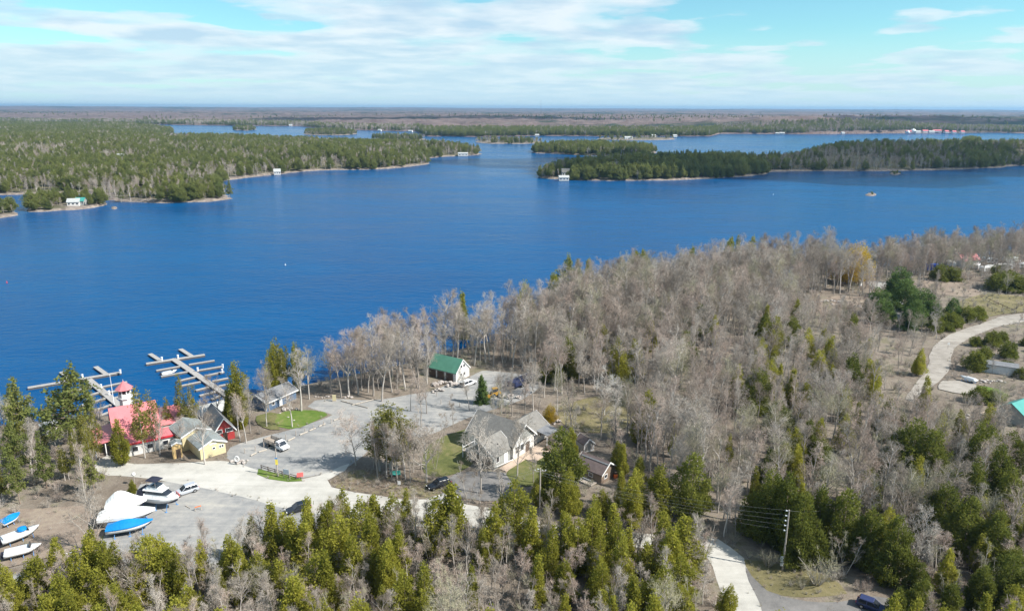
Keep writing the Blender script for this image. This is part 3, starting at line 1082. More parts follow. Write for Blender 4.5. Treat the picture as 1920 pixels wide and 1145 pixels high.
tw3 = ['twig_grey', 'twig_rose', 'twig_brown', 'twig_grey', 'twig_olive', 'twig_brown', 'twig_rose', 'twig_grey', 'twig_brown']
for i in range(9):      # tall forest-grown maples and oaks
    proto('bare_tree', bare_tree(100 + i, 18, [0.30, 0.40, 0.24, 0.34, 0.28, 0.45, 0.22, 0.36, 0.30][i], 16 + i, [0.27, 0.31, 0.33, 0.24, 0.35, 0.28, 0.25, 0.31, 0.37][i], [0.45, 0.50, 0.42, 0.48, 0.5, 0.45, 0.38, 0.52, 0.55][i], 0.84 if i in (2, 5, 6) else 1.0, [0.95, 0.9, 0.85, 1.0, 0.9, 0.8, 0.85, 0.95, 0.9][i], 0.05), 18, 'bark_grey', tw3[i])
for i in range(4):      # open-grown, wide crowns
    proto('wide_tree', bare_tree(140 + i, 14, 0.20, 20, 0.42, 0.62, 1.0, 1.1), 14, 'bark_grey', tw3[(i + 1) % 4])
for i in range(4):      # slender saplings
    proto('sapling', bare_tree(160 + i, 9, 0.22, 15, 0.22, 0.5, 0.85, 0.8, 0.06, 1 + i % 3), 9, 'bark_grey', tw3[(i * 2) % 5])
for i in range(4):
    proto('shrub', shrub(180 + i, 2.6, 16 + 3 * i, 1.0), 2.6, 'bark_grey', ['twig_grey', 'twig_olive', 'twig_rose', 'twig_grey'][i])
for i in range(7):
    proto('cedar', cedar(200 + i, 12, [1.9, 2.3, 1.6, 2.5, 1.8, 2.1, 2.6][i], 1100, [1, 2, 1, 3, 1, 2, 3][i], 0.06, 0.27, [0.72, 0.8, 0.65, 0.75, 0.85, 0.7, 0.6][i]), 12, 'bark_pine', 'cedar_leaf')
for i in range(5):
    proto('dark_cedar', cedar(230 + i, 12, [2.9, 3.3, 2.5, 3.5, 2.8][i], 1650, [1, 2, 2, 3, 1][i], 0.04, 0.30, [0.55, 0.6, 0.6, 0.5, 0.65][i], 0.3), 12, 'bark_pine', 'cedar_dark_leaf')
for i in range(5):
    proto('pine', pine(260 + i, 16, [3.4, 3.0, 3.8, 2.8, 3.3][i], [0.30, 0.22, 0.36, 0.25, 0.4][i], 11, 6, 0.32), 16, 'bark_pine', 'pine_leaf')
for i in range(3):
    proto('spruce', pine(290 + i, 10, [2.1, 1.8, 2.4][i], 0.05, 20, 7, 0.28, 0.08, 0.5, False), 10, 'bark_pine', 'spruce_leaf')
for i in range(3):      # half-bare cedars and larches, thin leaves on a visible stem
    proto('thin_tree', cedar(310 + i, 14, 2.0, 430, 1 + i % 2, 0.25, 0.27, 0.5, 0.8), 14, 'bark_grey', 'thin_leaf')
for i in range(4):      # round-topped far pines, merged canopy
    proto('round_pine', cedar(360 + i, 14, [3.8, 3.2, 4.2, 3.5][i], 800, [2, 1, 3, 2][i], 0.12, 0.42, [0.45, 0.55, 0.4, 0.5][i], 0.45), 14, 'bark_pine', 'pine_leaf')
for i in range(3):
    proto('bushy_pine', cedar(340 + i, 10, [3.0, 2.6, 3.3][i], 1500, [2, 1, 3][i], 0.03, 0.30, 0.42, 0.4), 10, 'bark_pine', 'spruce_leaf')
for i in range(3):
    proto('juniper', cedar(350 + i, 5, [2.2, 2.6, 2.0][i], 700, [2, 3, 2][i], 0.02, 0.27, 0.38, 0.4), 5, 'bark_pine', 'cedar_dark_leaf')
proto('willow', cedar(330, 10, 4.2, 1500, 3, 0.10, 0.26, 0.42, 0.6), 10, 'bark_grey', 'willow_leaf')


def tree(name, kind, x, y, z, h, label, cat, group=None, var=None, rz=None, wide=1.0):
    P = PROTO[kind]
    v = random.randrange(len(P)) if var is None else var % len(P)
    tm, cm, _, h0 = P[v]
    s = h / h0
    r = empty(name, x, y, z, random.uniform(0, 6.28) if rz is None else rz)
    r.scale = (s * wide, s * wide, s)
    link('trunk', tm, None, r)
    link('crown', cm, None, r)
    return tag(r, label, cat, group)


# one instancer for woods nobody could count tree by tree
def scatter(name, kinds, rec, label, cat):
    """rec: list of (kind, x, y, z, scale, rz)"""
    if not rec:
        return
    c = bpy.data.collections.new('protos_' + name)
    first, k = {}, 0
    for kd in sorted(kinds):
        first[kd] = k
        for i, (_, _, both, h0) in enumerate(PROTO[kd]):
            o = bpy.data.objects.new('p%03d' % k, both)
            c.objects.link(o)
            k += 1
    n = len(rec)
    me = bpy.data.meshes.new(name)
    me.vertices.add(n)
    me.vertices.foreach_set('co', np.array([r[1:4] for r in rec], np.float32).ravel())
    at_i = me.attributes.new('pick', 'INT', 'POINT')
    at_i.data.foreach_set('value', np.array([first[r[0]] + RNG.integers(len(PROTO[r[0]])) for r in rec], np.int32))
    at_r = me.attributes.new('turn', 'FLOAT_VECTOR', 'POINT')
    at_r.data.foreach_set('vector', np.array([(0, 0, r[5]) for r in rec], np.float32).ravel())
    at_s = me.attributes.new('size', 'FLOAT', 'POINT')
    at_s.data.foreach_set('value', np.array([r[4] for r in rec], np.float32))
    o = link(name, me)
    ng = bpy.data.node_groups.new('scatter_' + name, 'GeometryNodeTree')
    ng.interface.new_socket('Geometry', in_out='INPUT', socket_type='NodeSocketGeometry')
    ng.interface.new_socket('Geometry', in_out='OUTPUT', socket_type='NodeSocketGeometry')
    nd, lk = ng.nodes, ng.links
    gi, go = nd.new('NodeGroupInput'), nd.new('NodeGroupOutput')
    ci = nd.new('GeometryNodeCollectionInfo')
    ci.inputs[0].default_value = c
    ci.inputs[1].default_value = True
    ci.inputs[2].default_value = True
    ip = nd.new('GeometryNodeInstanceOnPoints')

    def attr(nm, ty):
        a = nd.new('GeometryNodeInputNamedAttribute')
        a.data_type = ty
        a.inputs[0].default_value = nm
        return a.outputs[0]
    lk.new(gi.outputs[0], ip.inputs['Points'])
    lk.new(ci.outputs[0], ip.inputs['Instance'])
    ip.inputs['Pick Instance'].default_value = True
    lk.new(attr('pick', 'INT'), ip.inputs['Instance Index'])
    lk.new(attr('turn', 'FLOAT_VECTOR'), ip.inputs['Rotation'])
    lk.new(attr('size', 'FLOAT'), ip.inputs['Scale'])
    lk.new(ip.outputs[0], go.inputs[0])
    md = o.modifiers.new('scatter', 'NODES')
    md.node_group = ng
    tag(o, label, cat, None, 'stuff')


def fill(poly, spacing, rng=RNG):
    """jittered points inside an outline"""
    poly = poly_np(poly)
    lo, hi = poly.min(0), poly.max(0)
    X, Y = np.meshgrid(np.arange(lo[0], hi[0], spacing), np.arange(lo[1], hi[1], spacing))
    P = np.stack([X.ravel(), Y.ravel()], 1)
    P += rng.uniform(-0.48, 0.48, P.shape) * spacing
    return P[inside(P, poly)]


def project(x, y, z):
    x, y, z = np.asarray(x, float), np.asarray(y, float), np.asarray(z, float) - CAM_Z
    dep = y * math.cos(PITCH) - z * math.sin(PITCH)
    u, v = x / dep, (y * math.sin(PITCH) + z * math.cos(PITCH)) / dep
    c, s = math.cos(ROLL), math.sin(ROLL)
    u, v = u * c + v * s, v * c - u * s
    return 960 + u * F_PX, 572.5 - v * F_PX, dep


# ---------------------------------------------------------------- single trees that stand out
BUSY = []      # (x, y, radius) kept clear of random trees


def top_tree(name, kind, px, py, h, label, cat, group=None, wide=1.0, var=None, clear=1.6):
    x, y = at(px, py, 2.0 + h)
    z = gz(x, y)
    BUSY.append((x, y, clear))
    return tree(name, kind, x, y, z, h + 2.0 - z if z > 2 else h, label, cat, group, var, None, wide)


def base_tree(name, kind, px, py, h, label, cat, group=None, wide=1.0, var=None, clear=1.6):
    x, y = at(px, py, 2.0)
    BUSY.append((x, y, clear))
    return tree(name, kind, x, y, gz(x, y), h, label, cat, group, var, None, wide)


def near_what(zone, a, b):
    """what the tree stands beside, in words and as a group name"""
    if zone == 'front':
        for lim, t in ((300, 'below the covered boats'), (480, 'at the foot of the gravel yard'), (700, 'before the dark car on the pale road'), (880, 'below the black car'), (1060, 'before the house drive'),
                       (1200, 'below the brown cabin'), (1330, 'left of the bend in the pale road'), (1500, 'beside the asphalt drive'), (9999, 'right of the asphalt drive')):
            if a < lim:
                return t
    if zone == 'wood':
        if b < 560:
            return 'on the wooded point towards the open lake' if a < 1500 else 'along the shore behind the red roofed house'
        for lim, t in ((800, 'on the shore left of the green roofed garage'), (1010, 'just behind the green roofed garage'), (1180, 'behind the small clearing with the birch'), (1400, 'in the middle of the bare wood'), (1620, 'between the bare wood and the tan road'), (9999, 'beside the tan gravel road')):
            if a < lim:
                return t
    if zone == 'right':
        for lim, t in ((1560, 'just behind the dark cedar row'), (1740, 'right of the dark cedar row'), (9999, 'below the teal roofed cottage')):
            if a < lim:
                return t
    return WOOD_TXT[zone][0]


for px, py, h, w in [(20, 1085, 8, 1.0), (62, 1042, 8.5, 1.3), (105, 1075, 7, 1), (180, 1062, 9, 1.1), (150, 1110, 8, 1), (215, 1090, 8, 1.1), (275, 1000, 9, 1.25), (245, 1105, 7, 1), (430, 1000, 9.5, 1.05), (408, 1062, 7, 1.0),
                     (470, 965, 8, 0.8), (505, 938, 12, 0.9), (545, 962, 11, 1.0), (573, 926, 12, 0.75), (605, 985, 10, 0.9), (633, 955, 12, 1.0), (660, 1000, 10, 1.0), (700, 924, 10, 1.1), (735, 926, 10, 1.0),
                     (520, 1040, 9, 1.0), (480, 1030, 9, 1.0), (560, 1075, 8, 1), (700, 1026, 8, 0.9), (846, 902, 13, 1.35), (905, 985, 8, 0.8), (965, 897, 12, 1.05), (998, 945, 11, 0.95), (940, 925, 9, 0.7), (1112, 948, 10, 1.05), (1085, 968, 10, 1),
                     (1152, 940, 10, 1.0), (1196, 876, 10, 1.0), (1240, 868, 11, 1.1), (1180, 985, 9, 1.0), (1215, 1010, 9, 1.1), (1290, 968, 11, 1.25), (1252, 1020, 9, 1.0), (1130, 1040, 8, 1.0), (1060, 1045, 8, 1.0), (1010, 1050, 7, 0.9), (1278, 1040, 9, 1.2),
                     (1130, 1100, 8, 1.1), (1220, 1085, 8, 1.1), (1280, 1092, 8, 1.1), (1060, 1110, 7, 1.0), (1372, 1094, 6, 0.9), (640, 1085, 6, 0.9), (740, 1090, 7, 1.0), (330, 1065, 7, 0.9)]:
    x_, y_ = at(px, py, 2.0 + h)
    a_, b_, _ = project(x_, y_, 2.0)
    w *= 1.14
    txt = ('tall ' if h > 10.5 else 'low ' if h < 7.6 else '') + ('broad ' if w > 1.15 else 'narrow ' if w < 0.95 else '') + 'yellow green cedar '
    txt += near_what('front', float(a_), float(b_))
    top_tree('cedar_tree', 'cedar', px, py, h, txt, 'cedar', txt.replace('cedar ', 'cedars ', 1), w)
top_tree('cedar_tree', 'dark_cedar', 1055, 802, 14.5, 'tall broad green cedar in front of the grey house patio', 'cedar', None, 0.95, 0)
top_tree('cedar_tree', 'dark_cedar', 1302, 848, 13, 'dark green cedar at the edge of the wood right of the brown cabin', 'cedar', None, 0.95, 0)

for px, py, h, w in [(1452, 880, 13, 0.85), (1482, 886, 14, 0.9), (1512, 925, 12, 0.8), (1545, 908, 12, 0.8), (1592, 915, 12.5, 0.95), (1640, 950, 11, 0.9), (1690, 968, 11, 0.9)]:
    top_tree('cedar_tree', 'dark_cedar', px, py, h, ('tallest ' if h >= 14 else '') + 'dense dark green cedar ' + ('behind the stacked insulator pole' if px < 1530 else 'behind the transformer pole' if px < 1600 else 'right of the transformer pole'), 'cedar', 'dark cedars behind the utility poles', w, None, 3.5)
for px, py, h, w in [(1722, 785, 14, 0.95), (1758, 805, 13, 0.9), (1838, 858, 12, 0.9), (1852, 790, 14, 0.9), (1885, 835, 13, 0.85), (1905, 880, 11, 1.0), (1780, 905, 11, 0.9), (1825, 930, 11, 1.0), (1880, 960, 10, 1.0),
                     (1735, 1085, 7, 1.0), (1790, 1092, 7, 1.1), (1850, 1060, 8, 1.0), (1905, 1040, 9, 1.0), (1690, 1100, 6, 1.0), (1560, 1150, 6, 1.0)]:
    top_tree('cedar_tree', 'dark_cedar', px, py, h, ('tall ' if h > 12.5 else 'low ' if h < 8.5 else '') + 'green cedar ' + ('right of the asphalt drive' if py > 1030 else 'on the slope beside the tan gravel pad' if px < 1800 else 'in the wood below the teal roofed cottage'), 'cedar', 'cedars below the teal roofed cottage', w, None, 3.0)
for px, py, h, w in [(1490, 688, 11, 1.1), (1515, 712, 10, 1.0), (1562, 680, 9, 0.8), (1545, 655, 9, 0.7), (1590, 720, 9, 0.8), (1612, 750, 10, 0.8), (1540, 780, 9, 0.9), (1548, 615, 8, 0.9), (1420, 870, 9, 0.7), (1730, 652, 8, 1.1), (1742, 700, 10, 0.9), (1232, 740, 8, 0.8),
                     (1265, 790, 8, 0.7), (1370, 810, 7, 0.8), (1410, 720, 7, 0.6), (1080, 660, 8, 0.7), (1480, 800, 8, 0.8)]:
    top_tree('cedar_tree', 'cedar', px, py, h, 'lone green cedar rising among the bare trees of the wood', 'cedar', 'cedars scattered in the bare wood', w)
for px, py, h, w in [(1062, 456, 20.5, 0.95), (1085, 474, 19.5, 0.85)]:
    top_tree('pine_tree', 'pine', px, py, h, 'tall dark pine on the wooded lake shore', 'pine', 'pines on the wooded shore', w)
for px, py, h, w in [(1195, 450, 20, 1.25), (1210, 456, 19.5, 1.1), (1372, 420, 21.5, 0.9), (1386, 430, 20.5, 0.85), (1412, 434, 20, 0.85), (1300, 438, 19.5, 0.8), (985, 520, 18.5, 0.9), (866, 516, 19, 0.9), (1105, 466, 20, 0.9), (1040, 492, 19, 0.9)]:
    top_tree('cedar_tree', 'cedar', px, py, h, 'green cedar standing above the bare trees along the lake shore', 'cedar', 'cedars along the wooded shore', w)
# right-hand clearing
for px, py, h, w in [(1692, 500, 12, 1.2), (1702, 522, 12, 1.2), (1735, 540, 11, 1.2), (1722, 560, 10, 1.2), (1710, 575, 8, 1.0), (1755, 562, 8, 1.1), (1652, 538, 10, 1.1), (1662, 558, 9, 1.2), (1640, 548, 8, 1), (1790, 558, 8, 1.1)]:
    top_tree('bushy_pine_tree', 'bushy_pine', px, py, h, 'bushy green pine beside the shaded gravel drive', 'pine', 'bushy pines beside the shaded drive', w, None, 2.5)
for px, py, h, w in [(1758, 594, 5, 1.0), (1783, 584, 5.5, 1.0), (1813, 573, 5.5, 1.0), (1836, 574, 5, 1.0), (1798, 590, 4, 1.0)]:
    top_tree('juniper_tree', 'juniper', px, py, h, 'dull green juniper on the bank above the tan gravel road', 'juniper', 'junipers above the tan road', w, None, 2.5)
for px, py, h, w in [(1865, 620, 5, 0.9), (1850, 648, 5, 0.9), (1832, 655, 6, 0.8), (1895, 640, 5, 1.0)]:
    top_tree('juniper_tree', 'juniper', px, py, h, 'dull green juniper below the tan gravel road', 'juniper', 'junipers below the tan road', w, None, 2.5)
for px, py, h, w in [(1875, 512, 7, 1.3), (1895, 508, 7.5, 1.4), (1915, 515, 7, 1.4), (1790, 500, 6, 1.0), (1770, 495, 7, 1.0), (1840, 575, 4, 1.0)]:
    top_tree('juniper_tree', 'juniper', px, py, h, 'round dark juniper at the edge of the dry field', 'juniper', 'junipers at the field edge', w, None, 3)
for px, py, h, w in [(1840, 722, 4.5, 1.0), (1862, 730, 3.6, 1.1), (1875, 735, 3.2, 1.1)]:
    top_tree('evergreen_bush', 'juniper', px, py, h, 'dark evergreen bush on the small bright lawn by the tan gravel pad', 'bush', 'bushes on the small lawn', w, None, 2)
top_tree('willow_tree', 'willow', 1612, 456, 17, 'bright yellow willow among the bare trees', 'willow', None, 0.95, 0, 9)
base_tree('yellow_bush', 'willow', 1032, 792, 4.6, 'golden yellow bush behind the grey house', 'bush', None, 0.75, 0, 3)
base_tree('spruce_tree', 'spruce', 905, 757, 7.2, 'small dark conical spruce on the gravel by the green roofed garage', 'spruce', None, 1.0, 0, 4)

# marina shore
top_tree('pine_tree', 'pine', 108, 690, 19, 'largest broad white pine beside the lake, left of the floating docks', 'pine', None, 1.2, 2, 3)
for px, py, h, w in [(28, 705, 16, 0.85), (12, 790, 13, 0.9), (70, 815, 11, 0.85), (22, 860, 9, 0.9)]:
    top_tree('pine_tree', 'pine', px, py, h, 'olive green pine in the grove left of the red roofed building', 'pine', 'pines left of the red roofed building', w)
for px, py, h, w in [(150, 765, 13, 0.8), (172, 768, 12, 0.75), (132, 800, 11, 0.8), (160, 800, 10, 0.8)]:
    top_tree('cedar_tree', 'thin_tree', px, py, h, 'thin olive tree between the pine grove and the red roofed building', 'cedar', 'thin trees before the pine grove', w)
base_tree('cedar_tree', 'cedar', 230, 872, 10.5, 'olive cedar with a bare lower trunk by the corner of the red roofed building', 'cedar', None, 1.0, 0)
for px, py, h, w in [(272, 858, 16, 0.9), (292, 846, 14.5, 0.8), (345, 815, 14.5, 0.7), (318, 815, 9, 0.9), (365, 812, 12.5, 0.8)]:
    base_tree('cedar_tree', 'thin_tree', px, py, h, 'thin leafy tree with a tall bare trunk beside the red roofed building', 'cedar', 'thin trees beside the red roofed building', w)
for px, py, h, w in [(455, 800, 16.5, 1.05), (440, 798, 11, 1.0), (525, 738, 15, 1.0), (563, 735, 14, 0.95), (540, 728, 12, 0.9)]:
    base_tree('cedar_tree', 'thin_tree', px, py, h, 'tall thin cedar on the shore near the blue cottage', 'cedar', 'thin cedars near the blue cottage', w)
    base_tree('cedar_tree', 'cedar', px - 6, py + 2, h * 0.96, 'tall thin cedar on the shore near the blue cottage', 'cedar', 'thin cedars near the blue cottage', w * 0.62)
for px, py, h in [(385, 870, 14), (300, 852, 11), (470, 812, 13), (500, 800, 12), (548, 800, 13), (505, 770, 13), (462, 830, 12), (450, 828, 11), (410, 790, 12), (340, 850, 9)]:
    base_tree('bare_tree', 'bare_tree', px, py, h, 'leafless grey tree among the marina buildings', 'tree', 'bare trees among the marina buildings', 0.9)
for px, py, h in [(565, 770, 18), (580, 748, 16), (640, 745, 19), (655, 742, 20), (672, 738, 20), (700, 742, 20), (716, 752, 21), (735, 735, 19), (760, 730, 19), (690, 735, 17), (620, 735, 16)]:
    base_tree('bare_tree', 'bare_tree', px, py, h * 0.86, 'tall leafless maple on the lake shore north of the gravel lot', 'tree', 'shore maples north of the gravel lot', 1.1)
# around the lot and the house
base_tree('bare_tree', 'wide_tree', 667, 872, 12.5, 'black branched bare oak on the lot edge casting a long shadow', 'tree', None, 1.0, 0)
base_tree('bare_tree', 'wide_tree', 800, 905, 15, 'bare spreading tree on the brown bank left of the house drive', 'tree', None, 0.9, 1)
base_tree('bare_tree', 'wide_tree', 902, 925, 15.5, 'pale trunked bare tree standing in the house drive', 'tree', None, 0.85, 2)
base_tree('bare_tree', 'wide_tree', 970, 895, 14, 'forked bare tree on the lawn before the house patio', 'tree', None, 0.8, 3)
birch = base_tree('birch_tree', 'wide_tree', 1133, 778, 12, 'white limbed bare birch in the small clearing', 'birch', None, 0.8, 1)
for ch in birch.children:
    ch.data = ch.data.copy()
    ch.data.materials[0] = MATS['bark_birch']
for px, py, h, w in [(735, 880, 14.5, 1.5), (712, 883, 13.5, 1.4), (755, 880, 14, 1.4), (725, 872, 14, 1.3), (745, 890, 12.5, 1.4)]:
    base_tree('cedar_tree', 'thin_tree', px, py, h, 'yellow green cedar in the dark clump beside the gravel lot', 'cedar', 'cedars in the clump beside the lot', w)
for px, py, h in [(725, 895, 13), (760, 898, 13), (775, 885, 12), (745, 905, 11), (700, 880, 11), (790, 880, 12), (708, 895, 12), (770, 905, 12), (735, 898, 13)]:
    base_tree('bare_tree', 'bare_tree', px, py, h, 'bare tree in the dark clump beside the gravel lot', 'tree', 'bare trees in the clump beside the lot', 0.9)
for px, py, h in [(790, 800, 13), (800, 775, 12), (1000, 770, 13), (960, 780, 12), (940, 775, 13), (985, 760, 14), (1020, 745, 14), (880, 770, 11), (770, 770, 10), (1045, 770, 12)]:
    base_tree('bare_tree', 'bare_tree', px, py, h, 'slim bare tree between the grey house and the green roofed garage', 'tree', 'slim bare trees behind the grey house', 0.85)
for px, py, h in [(850, 800, 9), (830, 830, 9), (945, 800, 11), (985, 785, 11), (1000, 905, 9), (880, 945, 10), (940, 950, 9), (1075, 830, 10), (1060, 800, 11), (815, 880, 9), (1010, 780, 10), (925, 790, 10)]:
    base_tree('sapling', 'sapling', px, py, h, 'slender leafless sapling close round the grey house', 'sapling', 'saplings round the grey house', 0.8)
base_tree('bare_tree', 'wide_tree', 175, 1035, 13, 'leaning pale bare tree beside the covered boats', 'tree', None, 0.8, 3)
base_tree('bare_tree', 'wide_tree', 1385 + 330, 1080, 12, 'pale bare tree in the dark hollow among the cedars', 'tree', None, 0.8, 2)
for px, py, h in [(1532, 1095, 5.2), (1440, 1062, 3.2)]:
    base_tree('bare_shrub', 'shrub', px, py, h, 'bare bushy shrub on the dry verge below the utility poles', 'shrub', 'shrubs on the dry verge', 1.0)
for px, py, h in [(250, 925, 3.0)]:
    base_tree('cedar_tree', 'cedar', px, py, h, 'little green cedar between the covered boats and the road', 'cedar', None, 1.3, 1)


# ---------------------------------------------------------------- woods
def near_woods():
    poly = [(-170, 70), (190, 60), (420, 300), (420, 420), (100, 430), (-60, 240), (-190, 200), (-190, 90)]
    rec = []
    sheets = [p for p in SHEETS.values()]
    busy = np.array(BUSY)

    def ok(P, margin, br=1.0):
        k = signed(P, NEAR_POLY) > 2.0
        for s in sheets:
            k &= signed(P, s) < -margin
        d = np.hypot(P[:, None, 0] - busy[None, :, 0], P[:, None, 1] - busy[None, :, 1])
        return k & (d > busy[None, :, 2] * br).all(1)
    P = np.concatenate([fill(poly, 3.9), fill([(-120, 62), (120, 62), (130, 112), (45, 112), (-120, 108)], 3.0)])
    P = P[ok(P, 1.2)]
    z = near_z(P)
    sdn = signed(P, NEAR_POLY)
    px, py, dep = project(P[:, 0], P[:, 1], z)
    r = RNG.uniform(0, 1, len(P))
    h = RNG.uniform(0.74, 1.12, len(P))
    for i in range(len(P)):
        a, b, q = px[i], py[i], r[i]
        if a < -150 or a > 2080:
            continue
        zone, kind, hh = 'wood', 'bare_tree', 15.5
        front = b > np.interp(a, [0, 200, 430, 640, 900, 1050, 1250, 1330, 1420, 1500], [1085, 1068, 1058, 1000, 995, 1015, 1033, 1050, 1150, 1220])
        if front:
            zone = 'front'
            cz = 0.13 if 700 < a < 1000 else 0.25
            if q < cz:
                kind, hh = 'cedar', 10.5
            elif q < cz + 0.44:
                kind, hh = 'sapling', 8.5
            elif q < cz + 0.56:
                kind, hh = 'bare_tree', 11
            else:
                kind, hh = 'shrub', 2.8
        elif a < 190 and b < 962:
            zone = 'left'
            if q < 0.10:
                kind, hh = 'pine', 10.0
            elif q < 0.18:
                kind, hh = 'thin_tree', 10.0
            elif q < 0.52:
                kind, hh = 'sapling', 8.0
            elif q < 0.66:
                kind, hh = 'bare_tree', 12
            else:
                kind, hh = 'shrub', 2.4
        elif a < 200:
            zone, kind, hh = 'left', 'shrub', 2.0
            if q > 0.4:
                continue
        elif b > 690 and a < 640:
            zone, kind, hh = 'marina', 'shrub', 1.5
            if q > 0.5:
                continue
        elif 640 <= a < 1060 and b > np.interp(a, [640, 800, 840, 1010, 1060], [745, 735, 690, 700, 760]):
            if b > 935 and a > 860:
                zone, kind, hh = 'front', ('cedar' if q < 0.4 else 'sapling'), 7.5
                if q > 0.75:
                    kind, hh = 'shrub', 2.0
            else:
                zone, kind, hh = 'house', 'shrub', 1.5
                if q > 0.35:
                    continue
        elif 1060 <= a < 1330 and b > np.interp(a, [1060, 1180, 1330], [830, 880, 960]):
            zone = 'front'
            kind, hh = ('cedar', 8.5) if q < 0.5 else (('sapling', 7.5) if q < 0.85 else ('shrub', 2.2))
        elif a > 1400 and b > 1040:
            zone = 'front'
            kind, hh = ('dark_cedar', 7) if q < 0.10 else (('cedar', 7.5) if q < 0.2 else ('sapling', 7.5) if q < 0.75 else ('shrub', 2.4))
        elif a > 1380 and b > 800:
            zone = 'right'
            kind, hh = ('dark_cedar', 9) if q < 0.08 else (('cedar', 9) if q < 0.16 else (('bare_tree', 12.5) if q < 0.8 else ('sapling', 8)))
        elif a > 1560 and sdn[i] < 34 and b < 560:
            kind, hh = 'bare_tree', 14.5
        elif 1680 < a < 1990 and np.interp(a, [1680, 1745, 1800, 1990], [700, 655, 620, 575]) < b < np.interp(a, [1680, 1745, 1800, 1990], [800, 790, 745, 690]):
            zone = 'settlement'
            if q > 0.5:
                continue
            kind, hh = ('juniper', 3.0) if q < 0.05 else (('sapling', 5.5) if q < 0.12 else ('shrub', 1.8))
        elif a > 1845 and 690 < b < 850:
            zone, kind, hh = 'settlement', 'shrub', 1.8
            if q > 0.4:
                continue
        elif a > 1735 and b > 470:
            zone = 'settlement'
            if q > 0.62:
                continue
            kind, hh = ('juniper', 4) if q < 0.05 else (('bare_tree', 10.5) if q < 0.40 else ('shrub', 2.4))
        elif a > 1640 and 500 < b:
            zone = 'settlement'
            kind, hh = ('bare_tree', 9) if q < 0.18 else ('shrub', 2.0)
            if q > 0.5:
                continue
        else:
            hh = np.interp(a, [600, 900, 1100, 1900], [17.5, 17.0, 15.5, 14.5]) + (np.interp(a, [700, 1000, 1400], [0.0, 2.0, 4.5]) if sdn[i] < 40 else 0.0)
            if a > 1330 and b > 640:
                hh = 12.0
                q = q * 0.8
            if 1480 < a < 1680 and 575 < b < 680:
                hh = 8.5
            if q < (0.10 if a > 1330 and b > 620 else 0.03):
                kind, hh = ('cedar' if int(q * 1e5) % 3 else 'dark_cedar'), 11.5
            elif q < 0.22:
                kind, hh = 'sapling', 9.5
            elif q < 0.30:
                kind, hh = 'wide_tree', 11.5
        ht = hh * h[i]
        # open ground: only low growth before the boats, the cabin, the cottage and along the lower road
        for x0, y1, x1 in ((1092, 908, 1158), (-60, 1050, 84), (185, 1005, 345), (1885, 792, 1960), (1740, 745, 1835)):
            if x0 < a < x1 and b > y1 and b - ht * F_PX / dep[i] * 0.85 < y1:
                ht = max(1.2, (b - y1) * dep[i] / F_PX)
        if 1318 < a < 1445 and b > 1045:
            ht = min(ht, 2.0)
        if ht < 4.0 and kind not in ('shrub', 'juniper'):
            kind = 'shrub'
            ht = min(ht, 2.4)
        rec.append((zone, kind, P[i, 0], P[i, 1], z[i], ht, a, b, dep[i]))
    # undergrowth
    U = fill(poly, 3.4)
    sheets = [v for k, v in SHEETS.items() if k not in ('clearing', 'brush_bank', 'dry_verge', 'field_grass', 'rubble_clearing', 'boat_yard_soil', 'field_soil')]
    U = U[ok(U, -0.25, 0.6)]
    zu = near_z(U)
    ux, uy, ud = project(U[:, 0], U[:, 1], zu)
    und = []
    for i in range(len(U)):
        a, b = ux[i], uy[i]
        if not (-60 < a < 1980) or b > 1250:
            continue
        built = (200 < a < 640 and b > 690 and b < 1070) or (640 <= a < 1060 and 735 < b < 935)
        if RNG.uniform() < (0.12 if built else 0.72):
            und.append(('shrub', U[i, 0], U[i, 1], zu[i], RNG.uniform(0.15, 0.8), RNG.uniform(0, 6.28)))
    for nm, sp in (('brush_bank', 0.9), ('dry_verge', 1.6), ('boat_yard_soil', 2.2), ('clearing', 1.9), ('field_grass', 3.0), ('rubble_clearing', 2.6)):
        for x, y in fill(SHEETS[nm], sp):
            und.append(('shrub', x, y, 2.0, RNG.uniform(0.08, 0.30), RNG.uniform(0, 6.28)))
    for nm in ('gravel_lot', 'gravel_yard', 'road', 'hill_road', 'lawn', 'house_drive', 'asphalt_drive', 'lower_track', 'roadside_lawn', 'gravel_pad'):
        for x, y in SHEETS[nm]:
            for k in range(2):
                if RNG.uniform() < 0.5:
                    qx, qy = x + RNG.normal(scale=0.45), y + RNG.normal(scale=0.45)
                    und.append(('shrub', qx, qy, 2.0, RNG.uniform(0.06, 0.22), RNG.uniform(0, 6.28)))
    scatter('undergrowth', ['shrub'], und, 'low leafless brush covering the woodland floor', 'undergrowth')
    return rec


WOOD_TXT = {
    'wood': ('in the bare wood between the lake and the tan road', 'the bare wood'),
    'front': ('in the strip of trees below the pale gravel road', 'the strip below the pale road'),
    'left': ('in the grove left of the red roofed building', 'the grove left of the marina'),
    'marina': ('beside the marina buildings', 'the marina grounds'),
    'house': ('beside the house drive and gravel lot', 'the house grounds'),
    'right': ('in the mixed wood behind the utility poles', 'the mixed wood behind the poles'),
    'settlement': ('by the tan gravel road and the dry field', 'the tan road and field'),
}
KIND_TXT = {
    'bare_tree': ('bare_tree', 'leafless tree', 'tree', 300), 'wide_tree': ('bare_tree', 'leafless spreading tree', 'tree', 300),
    'sapling': ('sapling', 'leafless sapling', 'sapling', 170), 'shrub': ('bare_shrub', 'low leafless shrub', 'shrub', 90),
    'cedar': ('cedar_tree', 'yellow green cedar', 'cedar', 300), 'dark_cedar': ('cedar_tree', 'bushy dark green cedar', 'cedar', 300),
    'thin_tree': ('cedar_tree', 'thin olive cedar', 'cedar', 300),
    'juniper': ('juniper_tree', 'small round juniper', 'juniper', 300),
    'pine': ('pine_tree', 'young green pine', 'pine', 300),
}


